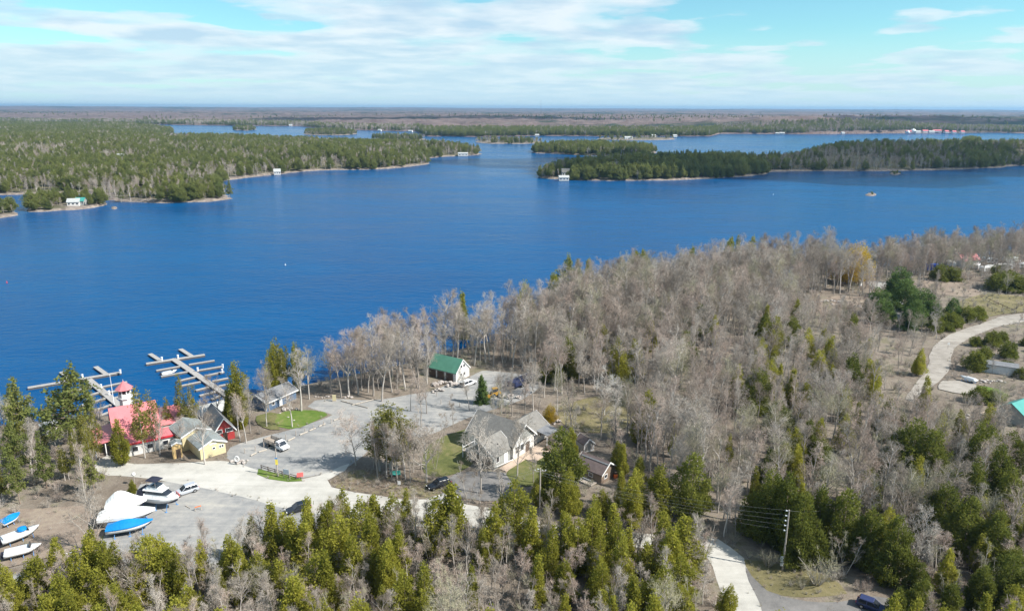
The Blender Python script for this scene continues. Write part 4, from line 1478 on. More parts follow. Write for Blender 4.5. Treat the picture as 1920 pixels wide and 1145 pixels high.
def place_woods(rec):
    seen = lambda r: -40 < r[6] < 1960 and r[7] - r[5] * F_PX / r[8] < 1140
    rec = [r for r in rec if seen(r)]
    rec.sort(key=lambda r: -r[5] / r[8])
    used = {}
    for o in COL.objects:
        if 'category' in o:
            n = o.name.split('.')[0]
            used[n] = used.get(n, 0) + 1
    rest = []
    for zone, kind, x, y, z, h, a, b, d in rec:
        nm, txt, cat, cap = KIND_TXT[kind]
        if used.get(nm, 0) < cap:
            used[nm] = used.get(nm, 0) + 1
            zt = near_what(zone, a, b)
            o = tree(nm, kind, x, y, z, h, '', cat, None, None, None, RNG.uniform(0.85, 1.2))
            cm = [c for c in o.children if c.name.startswith('crown')][0].data
            look = {'twig_rose': 'rosy grey ', 'twig_olive': 'olive grey ', 'twig_brown': 'brown ', 'twig_grey': 'grey '}.get(cm.materials[0].name, '')
            big = PROTO[kind][0][3]
            txt = ('tall ' if h > big * 0.88 else 'short ' if h < big * 0.62 else '') + txt.replace('leafless ', 'leafless ' + look)
            o['label'] = txt + ' ' + zt
            o['group'] = txt + 's ' + zt
        else:
            rest.append((kind, x, y, z, h / PROTO[kind][0][3], RNG.uniform(0, 6.28)))
    scatter('bare_woods', sorted({r[0] for r in rest}), rest, 'leafless wood covering the land behind the gravel lot', 'wood')


# wooded peninsula and islands across the water
FAR_CLEAR = [at(a, b, 1.2) for a, b in ((140, 386), (153, 385), (520, 326), (868, 291.5), (1057, 337), (1060, 332.5))]


def far_trees(key, spacing, pine_share, hp, hb, lim=None, bare=('bare_tree', 'bare_tree', 'sapling'), inner=-0.3, clump=60.0, seed=0.0):
    poly, zf = LANDS[key]
    P = fill(poly, spacing)
    P = P[(signed(P, poly) > inner)]
    for hx, hy in FAR_CLEAR:
        P = P[~((np.abs(P[:, 0] - hx) < 7.0) & (P[:, 1] - hy > -16.0) & (P[:, 1] - hy < 6.0))]
    z = zf(P)
    n = fbm2(P[:, 0], P[:, 1], clump, seed + 2.0)
    r = RNG.uniform(0, 1, len(P))
    out = []
    for i in range(len(P)):
        share = pine_share(P[i, 0], P[i, 1]) if callable(pine_share) else pine_share
        if n[i] < -0.5:
            if r[i] > 0.7:
                continue
        k = random.choice(('pine', 'round_pine', 'round_pine')) if r[i] < share + 0.8 * n[i] else random.choice(bare)
        h = (hp if 'pine' in k else hb) * RNG.uniform(0.62, 1.18)
        out.append((k, P[i, 0], P[i, 1], max(z[i], 0.1) - 0.2, h))
    return out


def place_far(recs, name, where, gname, n_pine, n_bare):
    a, b, d = project([r[1] for r in recs], [r[2] for r in recs], [r[3] for r in recs])
    order = sorted(range(len(recs)), key=lambda i: -recs[i][4] / d[i])
    rest, used = [], {'pine': 0, 'bare_tree': 0}
    for i in order:
        k, x, y, z, h = recs[i]
        if a[i] < -60 or a[i] > 1980:
            continue
        if 'pine' in k and used['pine'] < n_pine:
            used['pine'] += 1
            w_ = where
            if 'peninsula across' in where:
                w_ = [t for lim, t in ((60, 'on the peninsula behind the outer rock islet'), (235, 'on the peninsula behind the teal roofed islet cottage'), (450, 'on the peninsula point beside the rock islets'), (600, 'on the peninsula near the white boathouse'), (9999, 'on the peninsula beyond the white boathouse')) if a[i] < lim][0]
            elif 'long wooded' in where:
                w_ = [t for lim, t in ((1110, 'near the white boathouse on the long island'), (1300, 'on the lit end of the long island'), (9999, 'on the shaded ridge of the long island')) if a[i] < lim][0]
            lk = ('tall ' if h > 13.5 else 'low ' if h < 9.5 else '') + ('round topped ' if k == 'round_pine' else 'layered ') + 'green pine '
            tree('pine_tree', k, x, y, z, h, lk + w_, 'pine', lk.replace('pine ', 'pines ') + w_, None, None, RNG.uniform(0.9, 1.3))
        else:
            rest.append((k, x, y, z, h / PROTO[k][0][3], RNG.uniform(0, 6.28)))
    scatter(name, sorted({r[0] for r in rest}), rest, 'mixed pine and bare wood ' + where, 'wood')


place_far(far_trees('peninsula', 6.2, 0.50, 13.0, 11.5, seed=1, clump=45), 'peninsula_woods', 'on the rocky peninsula across the lake', 'of the peninsula', 120, 0)
isl = [r for k in ('islet_a', 'islet_b') for r in far_trees(k, 5.0, 0.8, 11.0, 7.0, seed=4)]
place_far(isl, 'islet_woods', 'on the rock islets before the peninsula', 'of the rock islets', 60, 0)
far_isl = far_trees('long_island', 5.6, lambda x, y: 0.74 if x < at(1440, 322, 0)[0] else 0.50, 14.0, 12.5, seed=6, clump=90)
place_far(far_isl, 'island_woods', 'on the long wooded island', 'of the long island', 60, 0)
far_isl = far_trees('mid_island', 5.6, 0.75, 14.0, 11.0, seed=7) + far_trees('low_island', 9.0, 0.45, 11.0, 9.0, seed=8) + far_trees('spit', 12.0, 0.3, 9.0, 6.0, seed=8)
for key in ('channel_a', 'channel_b', 'channel_c'):
    far_isl += far_trees(key, 7.5, 0.6, 12.0, 10.0, seed=5)
place_far(far_isl, 'small_island_woods', 'on the small islands beyond the long island', 'of the small islands', 0, 0)
place_far(far_trees('dark_islet', 5.5, 1.0, 13.0, 10.0, seed=9) + far_trees('shoal', 3.4, 0.6, 2.6, 1.8, seed=9, inner=0.9) + far_trees('shoal_b', 4.5, 0.6, 3.5, 3, seed=3), 'lake_rock_trees', 'on the tiny rock islets in the open lake', 'of the tiny islets', 30, 0)


def mainland_trees():
    rec = []
    for px in np.arange(-60, 1990, 3.2):
        py = np.interp(px, FAR_PX, FAR_PY)
        x0, y0 = at(px, py, 0.0)
        ds = math.hypot(x0, y0)
        ux, uy = x0 / ds, y0 / ds
        green = 0.75 if 780 < px < 1345 else 0.32
        depth = 330 if 780 < px < 1345 else 260
        d = ds + 12 + RNG.uniform(-8, 8)
        while d < ds + depth:
            dd = d + RNG.uniform(-6, 6)
            x, y = ux * dd + RNG.uniform(-4, 4), uy * dd
            z = float(far_z(np.array([[x, y]]), ds, np.array([dd]))[0])
            k = 'round_pine' if RNG.uniform() < green + 0.5 * float(fbm2(np.array([x]), np.array([y]), 160.0, 5)[0]) else 'bare_tree'
            h = RNG.uniform(10, 18)
            rec.append((k, x, y, z - 0.5, h / PROTO[k][0][3], RNG.uniform(0, 6.28)))
            d += 13 + (d - ds) * 0.03
    # evergreens standing out of the far bare woods
    n = 2600
    px = RNG.uniform(-60, 1990, n)
    dd = 2300 * (6500 / 2300) ** RNG.uniform(0, 1, n)
    for i in range(n):
        py = np.interp(px[i], FAR_PX, FAR_PY)
        x0, y0 = at(px[i], py, 0.0)
        ds = math.hypot(x0, y0)
        if dd[i] < ds + 250:
            continue
        x, y = x0 / ds * dd[i], y0 / ds * dd[i]
        if float(fbm2(np.array([x]), np.array([y]), 600.0, 15)[0]) < 0.05:
            continue
        z = float(far_z(np.array([[x, y]]), ds, np.array([dd[i]]))[0])
        rec.append(('pine', x, y, z + 2, RNG.uniform(0.8, 1.2), RNG.uniform(0, 6.28)))
    scatter('mainland_woods', ['pine', 'round_pine', 'bare_tree'], rec, 'woods along the far mainland shore', 'wood')


mainland_trees()


# ================================================================ things
def placed(name, p, q, label, cat, group=None, z=2.0):
    """an Empty midway between two ground points (picture points), +x pointing from q to p; returns it and their distance"""
    (x0, y0), (x1, y1) = at(*q, z), at(*p, z)
    o = empty(name, (x0 + x1) / 2, (y0 + y1) / 2, z, math.atan2(y1 - y0, x1 - x0))
    tag(o, label, cat, group)
    return o, math.hypot(x1 - x0, y1 - y0)


# ---------------------------------------------------------------- houses
def T(x=0, y=0, z=0, rz=0):
    return Matrix.Translation((x, y, z)) @ Matrix.Rotation(rz, 4, 'Z')


def gable(root, M, L, W, eave, ridge, wall, roof, over=0.35, thick=0.16, trim='trim_white', gable_mat=None, names=('wall', 'roof', 'fascia')):
    h, w = L / 2, W / 2
    mb = MB()
    sec = lambda x: [(x, -w, -0.2), (x, w, -0.2), (x, w, eave), (x, 0, ridge), (x, -w, eave)]
    mb.loft([sec(-h), sec(h)])
    mb.v = [tuple(M @ Vector(v)) for v in mb.v]
    mb.build(names[0], wall, root)
    if gable_mat:
        for sx in (-1, 1):
            g = MB().loft([[(sx * (h + 0.004), -w + 0.02, eave), (sx * (h + 0.004), w - 0.02, eave), (sx * (h + 0.004), 0, ridge - 0.05)],
                           [(sx * (h + 0.03), -w + 0.02, eave), (sx * (h + 0.03), w - 0.02, eave), (sx * (h + 0.03), 0, ridge - 0.05)]])
            g.v = [tuple(M @ Vector(v)) for v in g.v]
            g.build('gable_panel', gable_mat, root)
    sl = (ridge - eave) / w
    ex, ey = h + over, w + over
    ez = eave - over * sl
    r = MB()
    r.loft([[(x, -ey, ez + 0.03), (x, 0, ridge + 0.03), (x, ey, ez + 0.03), (x, ey, ez + 0.03 + thick), (x, 0, ridge + 0.03 + thick), (x, -ey, ez + 0.03 + thick)] for x in (-ex, ex)])
    r.v = [tuple(M @ Vector(v)) for v in r.v]
    ro = r.build(names[1], roof, root)
    if trim:
        f = MB()
        for sx in (-1, 1):
            x0, x1 = sx * (ex + 0.005), sx * (ex + 0.06)
            for sy in (-1, 1):
                f.loft([[(x, sy * ey, ez - 0.12), (x, 0, ridge - 0.10), (x, 0, ridge + thick + 0.05), (x, sy * ey, ez + thick + 0.05)] for x in (x0, x1)])
        f.v = [tuple(M @ Vector(v)) for v in f.v]
        f.build(names[2], trim, root)
    return ro


def window(root, M, L, W, face, along, z, w=0.9, h=1.1, frame='trim_white', pane='glass_dark', name='window'):
    """a framed window standing proud of a wall of a gabled block"""
    base = {'x+': T(L / 2, along, z, 0), 'x-': T(-L / 2, -along, z, math.pi), 'y-': T(along, -W / 2, z, -math.pi / 2), 'y+': T(-along, W / 2, z, math.pi / 2)}[face]
    A = M @ base
    fr = MB()
    t = 0.10
    for c, s in (((0.03, 0, h / 2), (0.08, w + t * 2, t)), ((0.03, 0, -h / 2), (0.08, w + t * 2, t)), ((0.03, w / 2 + t / 2, 0), (0.08, t, h - t)), ((0.03, -w / 2 - t / 2, 0), (0.08, t, h - t))):
        fr.box(c, s)
    fr.v = [tuple(A @ Vector(v)) for v in fr.v]
    fo = fr.build(name, frame, root)
    pn = MB().box((0.012, 0, 0), (0.03, w, h - t))
    pn.v = [tuple(A @ Vector(v)) for v in pn.v]
    pn.build('pane', pane, fo)
    return fo


def part_box(root, name, mat, c, s, M=None, rz=0.0, rx=0.0, ry=0.0):
    mb = MB().box(c, s, rz, rx, ry)
    if M is not None:
        mb.v = [tuple(M @ Vector(v)) for v in mb.v]
    return mb.build(name, mat, root)


def gable_site(name, p1, p2, L, label, cat='house', group=None, W=None):
    """root for a building whose visible gable end stands between two ground points (left, right as seen)"""
    (x0, y0), (x1, y1) = at(*p1), at(*p2)
    dx, dy = x1 - x0, y1 - y0
    w = math.hypot(dx, dy)
    nx, ny = dy / w, -dx / w
    o = empty(name, (x0 + x1) / 2 - nx * L / 2, (y0 + y1) / 2 - ny * L / 2, 2.0, math.atan2(ny, nx))
    tag(o, label, cat, group)
    BUSY.append((o.location.x, o.location.y, 5))
    return o, (W or w)


I4 = Matrix.Identity(4)

# garage with the green roof
g, W = gable_site('garage', (855, 716.5), (880, 704), 9.4, 'white garage with a green metal roof at the edge of the bare wood', 'garage')
gable(g, I4, 9.4, W, 2.5, 5.4, 'siding_white', 'green_metal', 0.22)
for yy in (-0.75, 0.75):
    window(g, I4, 9.4, W, 'x+', yy, 1.4, 0.75, 0.9, 'trim_white')
    window(g, I4, 9.4, W, 'x+', yy * 0.85, 3.7, 0.75, 0.9, 'trim_white')
for xx in (2.6, -0.4, -3.2):
    d = part_box(g, 'garage_door', 'wood_dark', (xx, -W / 2 - 0.03, 1.05), (2.3, 0.08, 2.1))

# cream workshop pair
g, W = gable_site('workshop', (377, 862), (424, 847.5), 8.2, 'cream workshop with a low grey roof facing the gravel road', 'workshop')
gable(g, I4, 8.2, W, 2.6, 3.75, 'siding_cream', 'shingle_teal', 0.35)
window(g, I4, 8.2, W, 'x+', 0.2, 1.75, 0.5, 0.5)
window(g, I4, 8.2, W, 'x+', 1.5, 1.75, 0.35, 0.6)
window(g, I4, 8.2, W, 'x+', 2.0, 1.75, 0.35, 0.6)
sg = part_box(g, 'sign_board', 'trim_white', (4.13, 0.1, 2.75), (0.05, 1.4, 0.35))
sl = MB()
for k, yy in enumerate((-0.42, -0.14, 0.14, 0.42)):
    sl.box((4.17, 0.1 + yy, 2.75), (0.02, 0.2, 0.12))
sl.build('lettering', 'sign_red', sg)
g2, W2 = gable_site('workshop', (344, 846), (396, 830), 6.5, 'cream workshop with a white edged roof behind the low grey roofed one', 'workshop')
gable(g2, I4, 6.5, W2, 3.3, 4.5, 'siding_cream', 'shingle_teal', 0.35)
s, _ = gable_site('tool_shed', (327, 860), (341, 857), 1.6, 'narrow ochre shed against the cream workshop', 'shed')
gable(s, I4, 1.6, 1.8, 3.1, 3.5, 'siding_ochre', 'shingle_teal', 0.12)
part_box(s, 'door', 'wood_dark', (0.82, 0.2, 1.0), (0.05, 0.9, 2.0))

# red cabin
g, W = gable_site('red_cabin', (404, 830), (441, 821), 9.5, 'red cabin with white trim and a slate grey roof by the marina', 'cabin')
gable(g, I4, 9.5, W, 2.5, 5.2, 'siding_red', 'shingle_slate', 0.4)
window(g, I4, 9.5, W, 'x+', -1.15, 2.3, 1.25, 0.85)
window(g, I4, 9.5, W, 'x+', 1.0, 2.3, 1.45, 0.85)
part_box(g, 'door', 'wood_dark', (4.78, 0.1, 0.95), (0.06, 0.9, 1.9))
x, y = at(424, 800)
u = empty('patio_umbrella', x, y, 2.0)
tag(u, 'small red umbrella standing behind the red cabin', 'umbrella')
MB().lathe((0, 0, 3.0), [(0.95, 0), (0.55, 0.28), (0.05, 0.45)], 8).build('canopy', 'red_metal', u)
MB().tube((0, 0, 0), (0, 0, 3.1), 0.04, 0.04, 6).build('pole', 'post_white', u)

# boathouse by the water
(x0, y0), (x1, y1) = at(372, 785), at(412, 774)
g = empty('boathouse', (x0 + x1) / 2, (y0 + y1) / 2, 1.2, math.atan2(y1 - y0, x1 - x0))
tag(g, 'pale roofed boathouse at the water behind the red cabin', 'boathouse')
gable(g, I4, 6.4, 5.0, 2.4, 3.7, 'siding_bluegrey', 'shingle_pale', 0.35)
window(g, I4, 6.4, 5.0, 'x-', 0.0, 1.5, 0.9, 0.8)
part_box(g, 'door', 'wood_dark', (1.2, -2.53, 1.0), (2.4, 0.06, 2.0))

# blue cottage
(x0, y0), (x1, y1) = at(500, 772), at(556, 747)
rz = math.atan2(y1 - y0, x1 - x0)
L = math.hypot(x1 - x0, y1 - y0)
g = empty('blue_cottage', (x0 + x1) / 2 - math.sin(rz) * 3.0, (y0 + y1) / 2 + math.cos(rz) * 3.0, 2.0, rz)
tag(g, 'dark blue cottage with white framed windows above the lawn', 'cottage')
gable(g, I4, L, 6.0, 2.4, 3.7, 'siding_blue', 'shingle_slate', 0.4)
part_box(g, 'eave_board', 'trim_white', (0, -3.46, 2.22), (L + 0.8, 0.10, 0.26))
for xx in (-2.6, 1.9):
    window(g, I4, L, 6.0, 'y-', xx, 1.4, 0.8, 0.8)
part_box(g, 'door', 'trim_white', (-0.3, -3.03, 1.0), (0.9, 0.06, 2.0))

# the big grey house: four gabled blocks round a patio
x, y = at(926, 881)
H = empty('grey_house', x, y, 2.0, math.radians(-37))
tag(H, 'large grey house with white trim and several shingled gables', 'house')
BUSY.append((x, y, 8))
MA = T(-3.2, 2.9, 0, -math.pi / 2)            # garage wing, gable towards the drive
gable(H, MA, 5.8, 6.4, 3.0, 5.3, 'siding_grey', 'shingle_grey', 0.45)
window(H, MA, 5.8, 6.4, 'y+', 1.0, 1.35, 1.15, 1.9, 'trim_white', 'trim_white', 'side_door')
window(H, MA, 5.8, 6.4, 'y+', -1.7, 1.8, 0.9, 1.2)
part_box(H, 'garage_door', 'siding_brown', (-4.7, -0.03, 1.15), (2.4, 0.08, 2.3))
part_box(H, 'garage_door', 'siding_brown', (-1.7, -0.03, 1.15), (2.4, 0.08, 2.3))
MBk = T(-5.4, 9.3, 0, 0)                      # main block, gable over the patio
gable(H, MBk, 12.0, 7.3, 3.5, 6.7, 'siding_white', 'shingle_grey', 0.5, gable_mat='siding_grey')
window(H, MBk, 12.0, 7.3, 'x+', -2.3, 1.9, 1.0, 1.5)
window(H, MBk, 12.0, 7.3, 'x+', -0.6, 1.9, 1.0, 1.5)
window(H, MBk, 12.0, 7.3, 'x+', -1.4, 4.3, 1.1, 1.1)
window(H, MBk, 12.0, 7.3, 'x+', 1.3, 1.3, 1.5, 2.3, 'trim_white', 'wood_dark', 'patio_door')
MC = T(-3.6, 16.0, 0, math.pi / 2)            # far wing
gable(H, MC, 6.4, 6.6, 3.0, 5.2, 'siding_white', 'shingle_grey', 0.45)
window(H, MC, 6.4, 6.6, 'y-', -1.8, 1.6, 0.8, 1.3)
window(H, MC, 6.4, 6.6, 'y-', 0.6, 1.6, 0.8, 1.3)
pr = part_box(H, 'porch_roof', 'shingle_slate', (1.1, 17.0, 2.85), (3.4, 4.2, 0.18), None, 0, 0, math.radians(7))
for k, yy in enumerate((15.1, 18.9)):
    MB().tube((2.5, yy, 0), (2.5, yy, 2.7), 0.09, 0.09, 6).build('porch_post', 'trim_white', H)
part_box(H, 'patio', 'patio_tan', (2.6, 10.6, 0.10), (4.2, 6.4, 0.22))
part_box(H, 'walk', 'patio_tan', (1.5, 4.1, 0.08), (1.8, 6.5, 0.17))
part_box(H, 'ramp_rail', 'trim_white', (0.55, 2.9, 0.55), (0.08, 5.6, 0.16), None, 0, math.radians(-6))
part_box(H, 'side_deck', 'wood_weathered', (-7.6, 2.4, 1.5), (2.2, 4.0, 0.15))
for xx, yy in ((-8.6, 0.5), (-8.6, 4.3), (-6.7, 0.5)):
    MB().tube((xx, yy, 0), (xx, yy, 2.9), 0.09, 0.09, 6).build('deck_post', 'trim_white', H)
part_box(H, 'deck_rail', 'trim_white', (-8.6, 2.4, 2.3), (0.07, 3.8, 0.10))
part_box(H, 'deck_rail', 'trim_white', (-7.65, 0.5, 2.3), (1.9, 0.07, 0.10))
for xx, yy, zz in ((-2.0, 1.9, 4.32), (-1.3, 2.9, 3.85)):
    MB().tube((xx, yy, zz), (xx, yy, zz + 0.55), 0.10, 0.10, 6).build('roof_vent', 'skylight_dark', H)
MB().lathe((3.6, 13.6, 0.2), [(0.45, 0), (0.5, 0.5), (0.35, 0.75)], 10).build('fire_bowl', 'wood_dark', H)

g, W = gable_site('garden_shed', (1095, 848), (1113, 843.5), 3.2, 'small grey garden shed with white trim beside the house', 'shed', None, 2.4)
gable(g, I4, 3.2, 2.4, 1.75, 2.75, 'siding_shed', 'shingle_brown', 0.2)
for sy in (-1, 1):
    part_box(g, 'corner_board', 'trim_white', (1.62, sy * 1.17, 0.85), (0.06, 0.16, 1.7))
part_box(g, 'skirt_board', 'trim_white', (1.63, 0, 0.02), (0.06, 2.16, 0.22))
g, W = gable_site('brown_cabin', (1128, 908), (1152, 893), 6.0, 'brown cabin with a dark shingled roof among the cedars', 'cabin', None, 4.6)
gable(g, I4, 6.0, 4.6, 2.3, 3.9, 'siding_brown', 'shingle_brown', 0.4)
part_box(g, 'roof_panel', 'shingle_slate', (0.2, -0.62, 3.72), (6.5, 0.28, 0.10), None, 0, math.radians(34))
window(g, I4, 6.0, 4.6, 'x+', -0.9, 1.3, 0.8, 0.8)
window(g, I4, 6.0, 4.6, 'y-', 0.5, 1.3, 0.9, 0.8)
part_box(g, 'deck', 'wood_weathered', (-0.4, -3.4, 0.3), (5.2, 2.0, 0.14))
for xx in (-2.8, -0.4, 2.0):
    MB().tube((xx, -4.3, 0), (xx, -4.3, 1.3), 0.05, 0.05, 6).build('rail_post', 'trim_white', g)
part_box(g, 'deck_rail', 'trim_white', (-0.4, -4.3, 1.3), (5.0, 0.06, 0.08))
x, y = at(1154, 896)
b = empty('barrel', x, y, 2.0)
tag(b, 'red plastic barrel at the corner of the brown cabin', 'barrel')
MB().lathe((0, 0, 0), [(0.36, 0), (0.42, 0.25), (0.42, 0.75), (0.36, 1.0)], 12).build('drum', 'orange_plastic', b, True)
MB().lathe((0, 0, 1.0), [(0.37, 0), (0.37, 0.06), (0.1, 0.07)], 12).build('lid', 'wood_dark', b)

# marina building with the red metal roof and the little lighthouse
(x0, y0), (x1, y1) = at(207, 766, 10.0), at(287, 751, 10.0)
rz = math.atan2(y1 - y0, x1 - x0)
L = math.hypot(x1 - x0, y1 - y0)
mx, my = (x0 + x1) / 2, (y0 + y1) / 2
g = empty('marina_building', mx, my, 2.0, rz)
tag(g, 'marina building with a pink red metal roof beside the docks', 'building')
BUSY.append((mx, my, 9))
Wm = 10.4
gable(g, I4, L, Wm, 3.6, 8.0, 'siding_white', 'pink_metal', 0.45, trim=None, gable_mat='siding_bluegrey')
Ml = T(-L / 2 - 1.9, -1.6, 0, 0)
r = MB()
r.add([(-2.3, -4.6, 2.9), (2.0, -4.6, 3.4), (2.0, 3.6, 3.9), (-2.3, 3.6, 3.2), (-2.3, -4.6, 3.05), (2.0, -4.6, 3.6), (2.0, 3.6, 4.1), (-2.3, 3.6, 3.4)],
      [(0, 3, 2, 1), (4, 5, 6, 7), (0, 1, 5, 4), (1, 2, 6, 5), (2, 3, 7, 6), (3, 0, 4, 7)], Ml)
r.build('porch_roof', 'pink_metal', g)
for xx, yy in ((-2.1, -4.3), (-0.2, -4.3), (-2.1, 3.3), (-2.1, -0.5)):
    p = Ml @ Vector((xx, yy, 0))
    MB().tube((p.x, p.y, 0), (p.x, p.y, 3.0), 0.10, 0.10, 6).build('porch_post', 'post_white', g)
Me = T(L / 2 + 2.2, 1.0, 0, 0)
gable(g, Me, 5.2, 7.0, 3.2, 5.6, 'siding_white', 'pink_metal', 0.4, trim=None)
Mf = T(L / 2 - 3.0, -Wm / 2 - 1.7, 0, 0)
part_box(g, 'annex', 'siding_white', (L / 2 - 2.2, -Wm / 2 - 1.65, 1.4), (9.0, 3.2, 2.9))
part_box(g, 'annex_roof', 'pink_metal', (L / 2 - 2.2, -Wm / 2 - 1.75, 3.08), (9.5, 3.7, 0.16), None, 0, math.radians(9))
part_box(g, 'red_band', 'red_metal', (L / 2 - 2.2, -Wm / 2 - 3.58, 2.72), (9.5, 0.10, 0.42))
for xx in (-5.2, -2.4, 0.6):
    mb = MB().box((L / 2 + xx, -Wm / 2 - 3.29, 1.4), (1.2, 0.08, 1.1))
    fo = mb.build('window', 'trim_white', g)
    MB().box((L / 2 + xx, -Wm / 2 - 3.345, 1.4), (1.0, 0.03, 0.9)).build('pane', 'glass_dark', fo)
for xx in (-L / 2 + 1.2, -L / 2 + 3.6):
    mb = MB().box((xx, -Wm / 2 - 0.04, 1.6), (1.3, 0.08, 1.2))
    fo = mb.build('window', 'trim_white', g)
    MB().box((xx, -Wm / 2 - 0.095, 1.6), (1.1, 0.03, 1.0)).build('pane', 'glass_dark', fo)
window(g, I4, L, Wm, 'x-', 0.0, 5.3, 0.8, 1.0)

# lighthouse tower
lx = mx + 0.5
ly = my + 5.6
apex = height_at(232, 714, ly)
d = ray(232, 725)
lx = d[0] / d[1] * ly
lt = empty('lighthouse', lx, ly, 1.2)
tag(lt, 'white octagonal lighthouse tower with a pink conical roof behind the marina building', 'lighthouse')
ha = apex - 1.2
oc = lambda r, z0, z1, r1=None: MB().lathe((0, 0, 0), [(r, z0), (r1 or r, z1)], 8)
oc(1.55, -1.5, ha - 3.9, 1.25).build('tower', 'white_paint', lt)
oc(1.55, ha - 3.9, ha - 3.72).build('gallery', 'trim_white', lt)
oc(1.38, ha - 3.72, ha - 2.85).build('lantern_wall', 'white_paint', lt)
oc(1.05, ha - 2.85, ha - 1.75).build('lantern_glass', 'glass_dark', lt)
for k in range(8):
    a = 2 * math.pi * k / 8
    MB().box((1.22 * math.cos(a), 1.22 * math.sin(a), ha - 2.3), (0.22, 0.22, 1.1), a).build('lantern_post', 'trim_white', lt)
oc(1.95, ha - 1.75, ha, 0.06).build('roof', 'pink_metal', lt)
MB().tube((0, 0, ha - 0.05), (0, 0, ha + 0.4), 0.05, 0.03, 6).build('finial', 'trim_white', lt)

# roof of a shed seen through the pines
g, W = gable_site('shore_shed', (88, 818), (108, 813), 3.0, 'pale roofed shed half hidden behind the white pine', 'shed', None, 3.0)
gable(g, I4, 3.0, 3.0, 2.0, 3.0, 'siding_white', 'shingle_pale', 0.3)


# ---------------------------------------------------------------- docks
def slab(root, name, p, q, width, z0, z1, mat, zpl=0.5):
    (x0, y0), (x1, y1) = at(*p, zpl), at(*q, zpl)
    a = math.atan2(y1 - y0, x1 - x0)
    ox, oy, oz = root.location
    o = MB().box(((x0 + x1) / 2 - ox, (y0 + y1) / 2 - oy, (z0 + z1) / 2 - oz), (math.hypot(x1 - x0, y1 - y0), width, z1 - z0), a).build(name, mat, root)
    return o


def dock(label, walk, head, stubs, fingers, posts):
    x, y = at(*walk[0], 0.5)
    d = empty('floating_dock', x, y, 0.5)
    tag(d, label, 'dock')
    def piece(name, p, q, w, top):
        o = slab(d, name, p, q, w, top - 0.18, top, 'dock_wood')
        slab(d, 'float', p, q, w * 0.8, -0.15, top - 0.19, 'dock_float').parent = o
        return o
    w = piece('walkway', walk[0], walk[1], 1.7, 0.60)
    piece('head_pier', head[0], head[1], 1.3, 0.66)
    for p, q in stubs:
        piece('stub_pier', p, q, 1.25, 0.58)
    for p, q in fingers:
        piece('finger_pier', p, q, 0.75, 0.55)
    for p in posts:
        px, py = at(*p, 0.6)
        mb = MB().box((px - x, py - y, 0.65), (0.34, 0.34, 1.0)).box((px - x, py - y, 1.20), (0.44, 0.44, 0.12))
        mb.build('power_post', 'post_white', d)
    return d


dock('floating dock with finger piers beside the lighthouse', ((224, 760), (166, 711)), ((52, 727), (227, 698)), [((133, 711), (115, 697)), ((199, 701), (179, 687))],
     [((172, 724), (112, 737)), ((185, 735), (143, 747)), ((197, 746), (153, 759)), ((208, 758), (175, 769)), ((214, 768), (183, 780)), ((190, 725), (238, 715)), ((203, 735), (246, 726)), ((214, 745), (258, 737)), ((224, 756), (262, 748))],
     [(138, 712), (155, 709), (226, 700), (190, 728), (205, 740)])
dock('floating dock with finger piers and a white boat off the red cabin', ((432, 745), (324, 672)), ((274, 682), (384, 665)), [((300, 675), (281, 663)), ((359, 667), (338, 654))],
     [((344, 685), (293, 694)), ((352, 696), (302, 705)), ((366, 706), (332, 714)), ((376, 715), (337, 723)), ((392, 725), (367, 731)), ((404, 733), (374, 741)), ((412, 741), (396, 748)),
      ((354, 683), (402, 675)), ((370, 694), (418, 686)), ((384, 704), (420, 696)), ((398, 714), (428, 708)), ((410, 723), (436, 718))],
     [(304, 676), (334, 672), (371, 696), (418, 690), (417, 699)])
(xa, ya) = at(214, 758, 1.0)
fp = empty('flagpole', xa, ya, 1.0)
tag(fp, 'white flagpole by the head of the dock beside the lighthouse', 'flagpole')
hf = height_at(211, 703, ya) - 1.0
MB().tube((0, 0, 0), (0, 0, hf), 0.09, 0.05, 8).build('pole', 'post_white', fp)
MB().lathe((0, 0, hf), [(0.05, 0), (0.12, 0.1), (0.03, 0.22)], 8).build('ball', 'post_white', fp)


# ---------------------------------------------------------------- boats
def hull_rings(L, B, Hh, n=12, flare=0.90, stern=0.92):
    up, lo, gun = [], [], []
    for i in range(n + 1):
        s = i / n
        t = max(0.0, (s - 0.42) / 0.58)
        w = B / 2 * (stern + (1 - stern) * min(1, s / 0.3)) * (1 - t ** 2.3) + 0.02
        x = (s - 0.5) * L
        keel = Hh * 0.70 * max(0, (s - 0.66) / 0.34) ** 2
        sh = Hh * (1.0 + 0.22 * s * s)
        mid = keel + (sh - keel) * 0.38
        xo = x + 0.04 * L * t * t
        up.append([(x, -w * flare, mid), (x, w * flare, mid), (xo, w, sh), (xo, -w, sh)])
        lo.append([(x, 0, keel), (x, w * flare * 0.98, mid - 0.003), (x, -w * flare * 0.98, mid - 0.003)])
        gun.append((xo, w, sh))
    return up, lo, gun


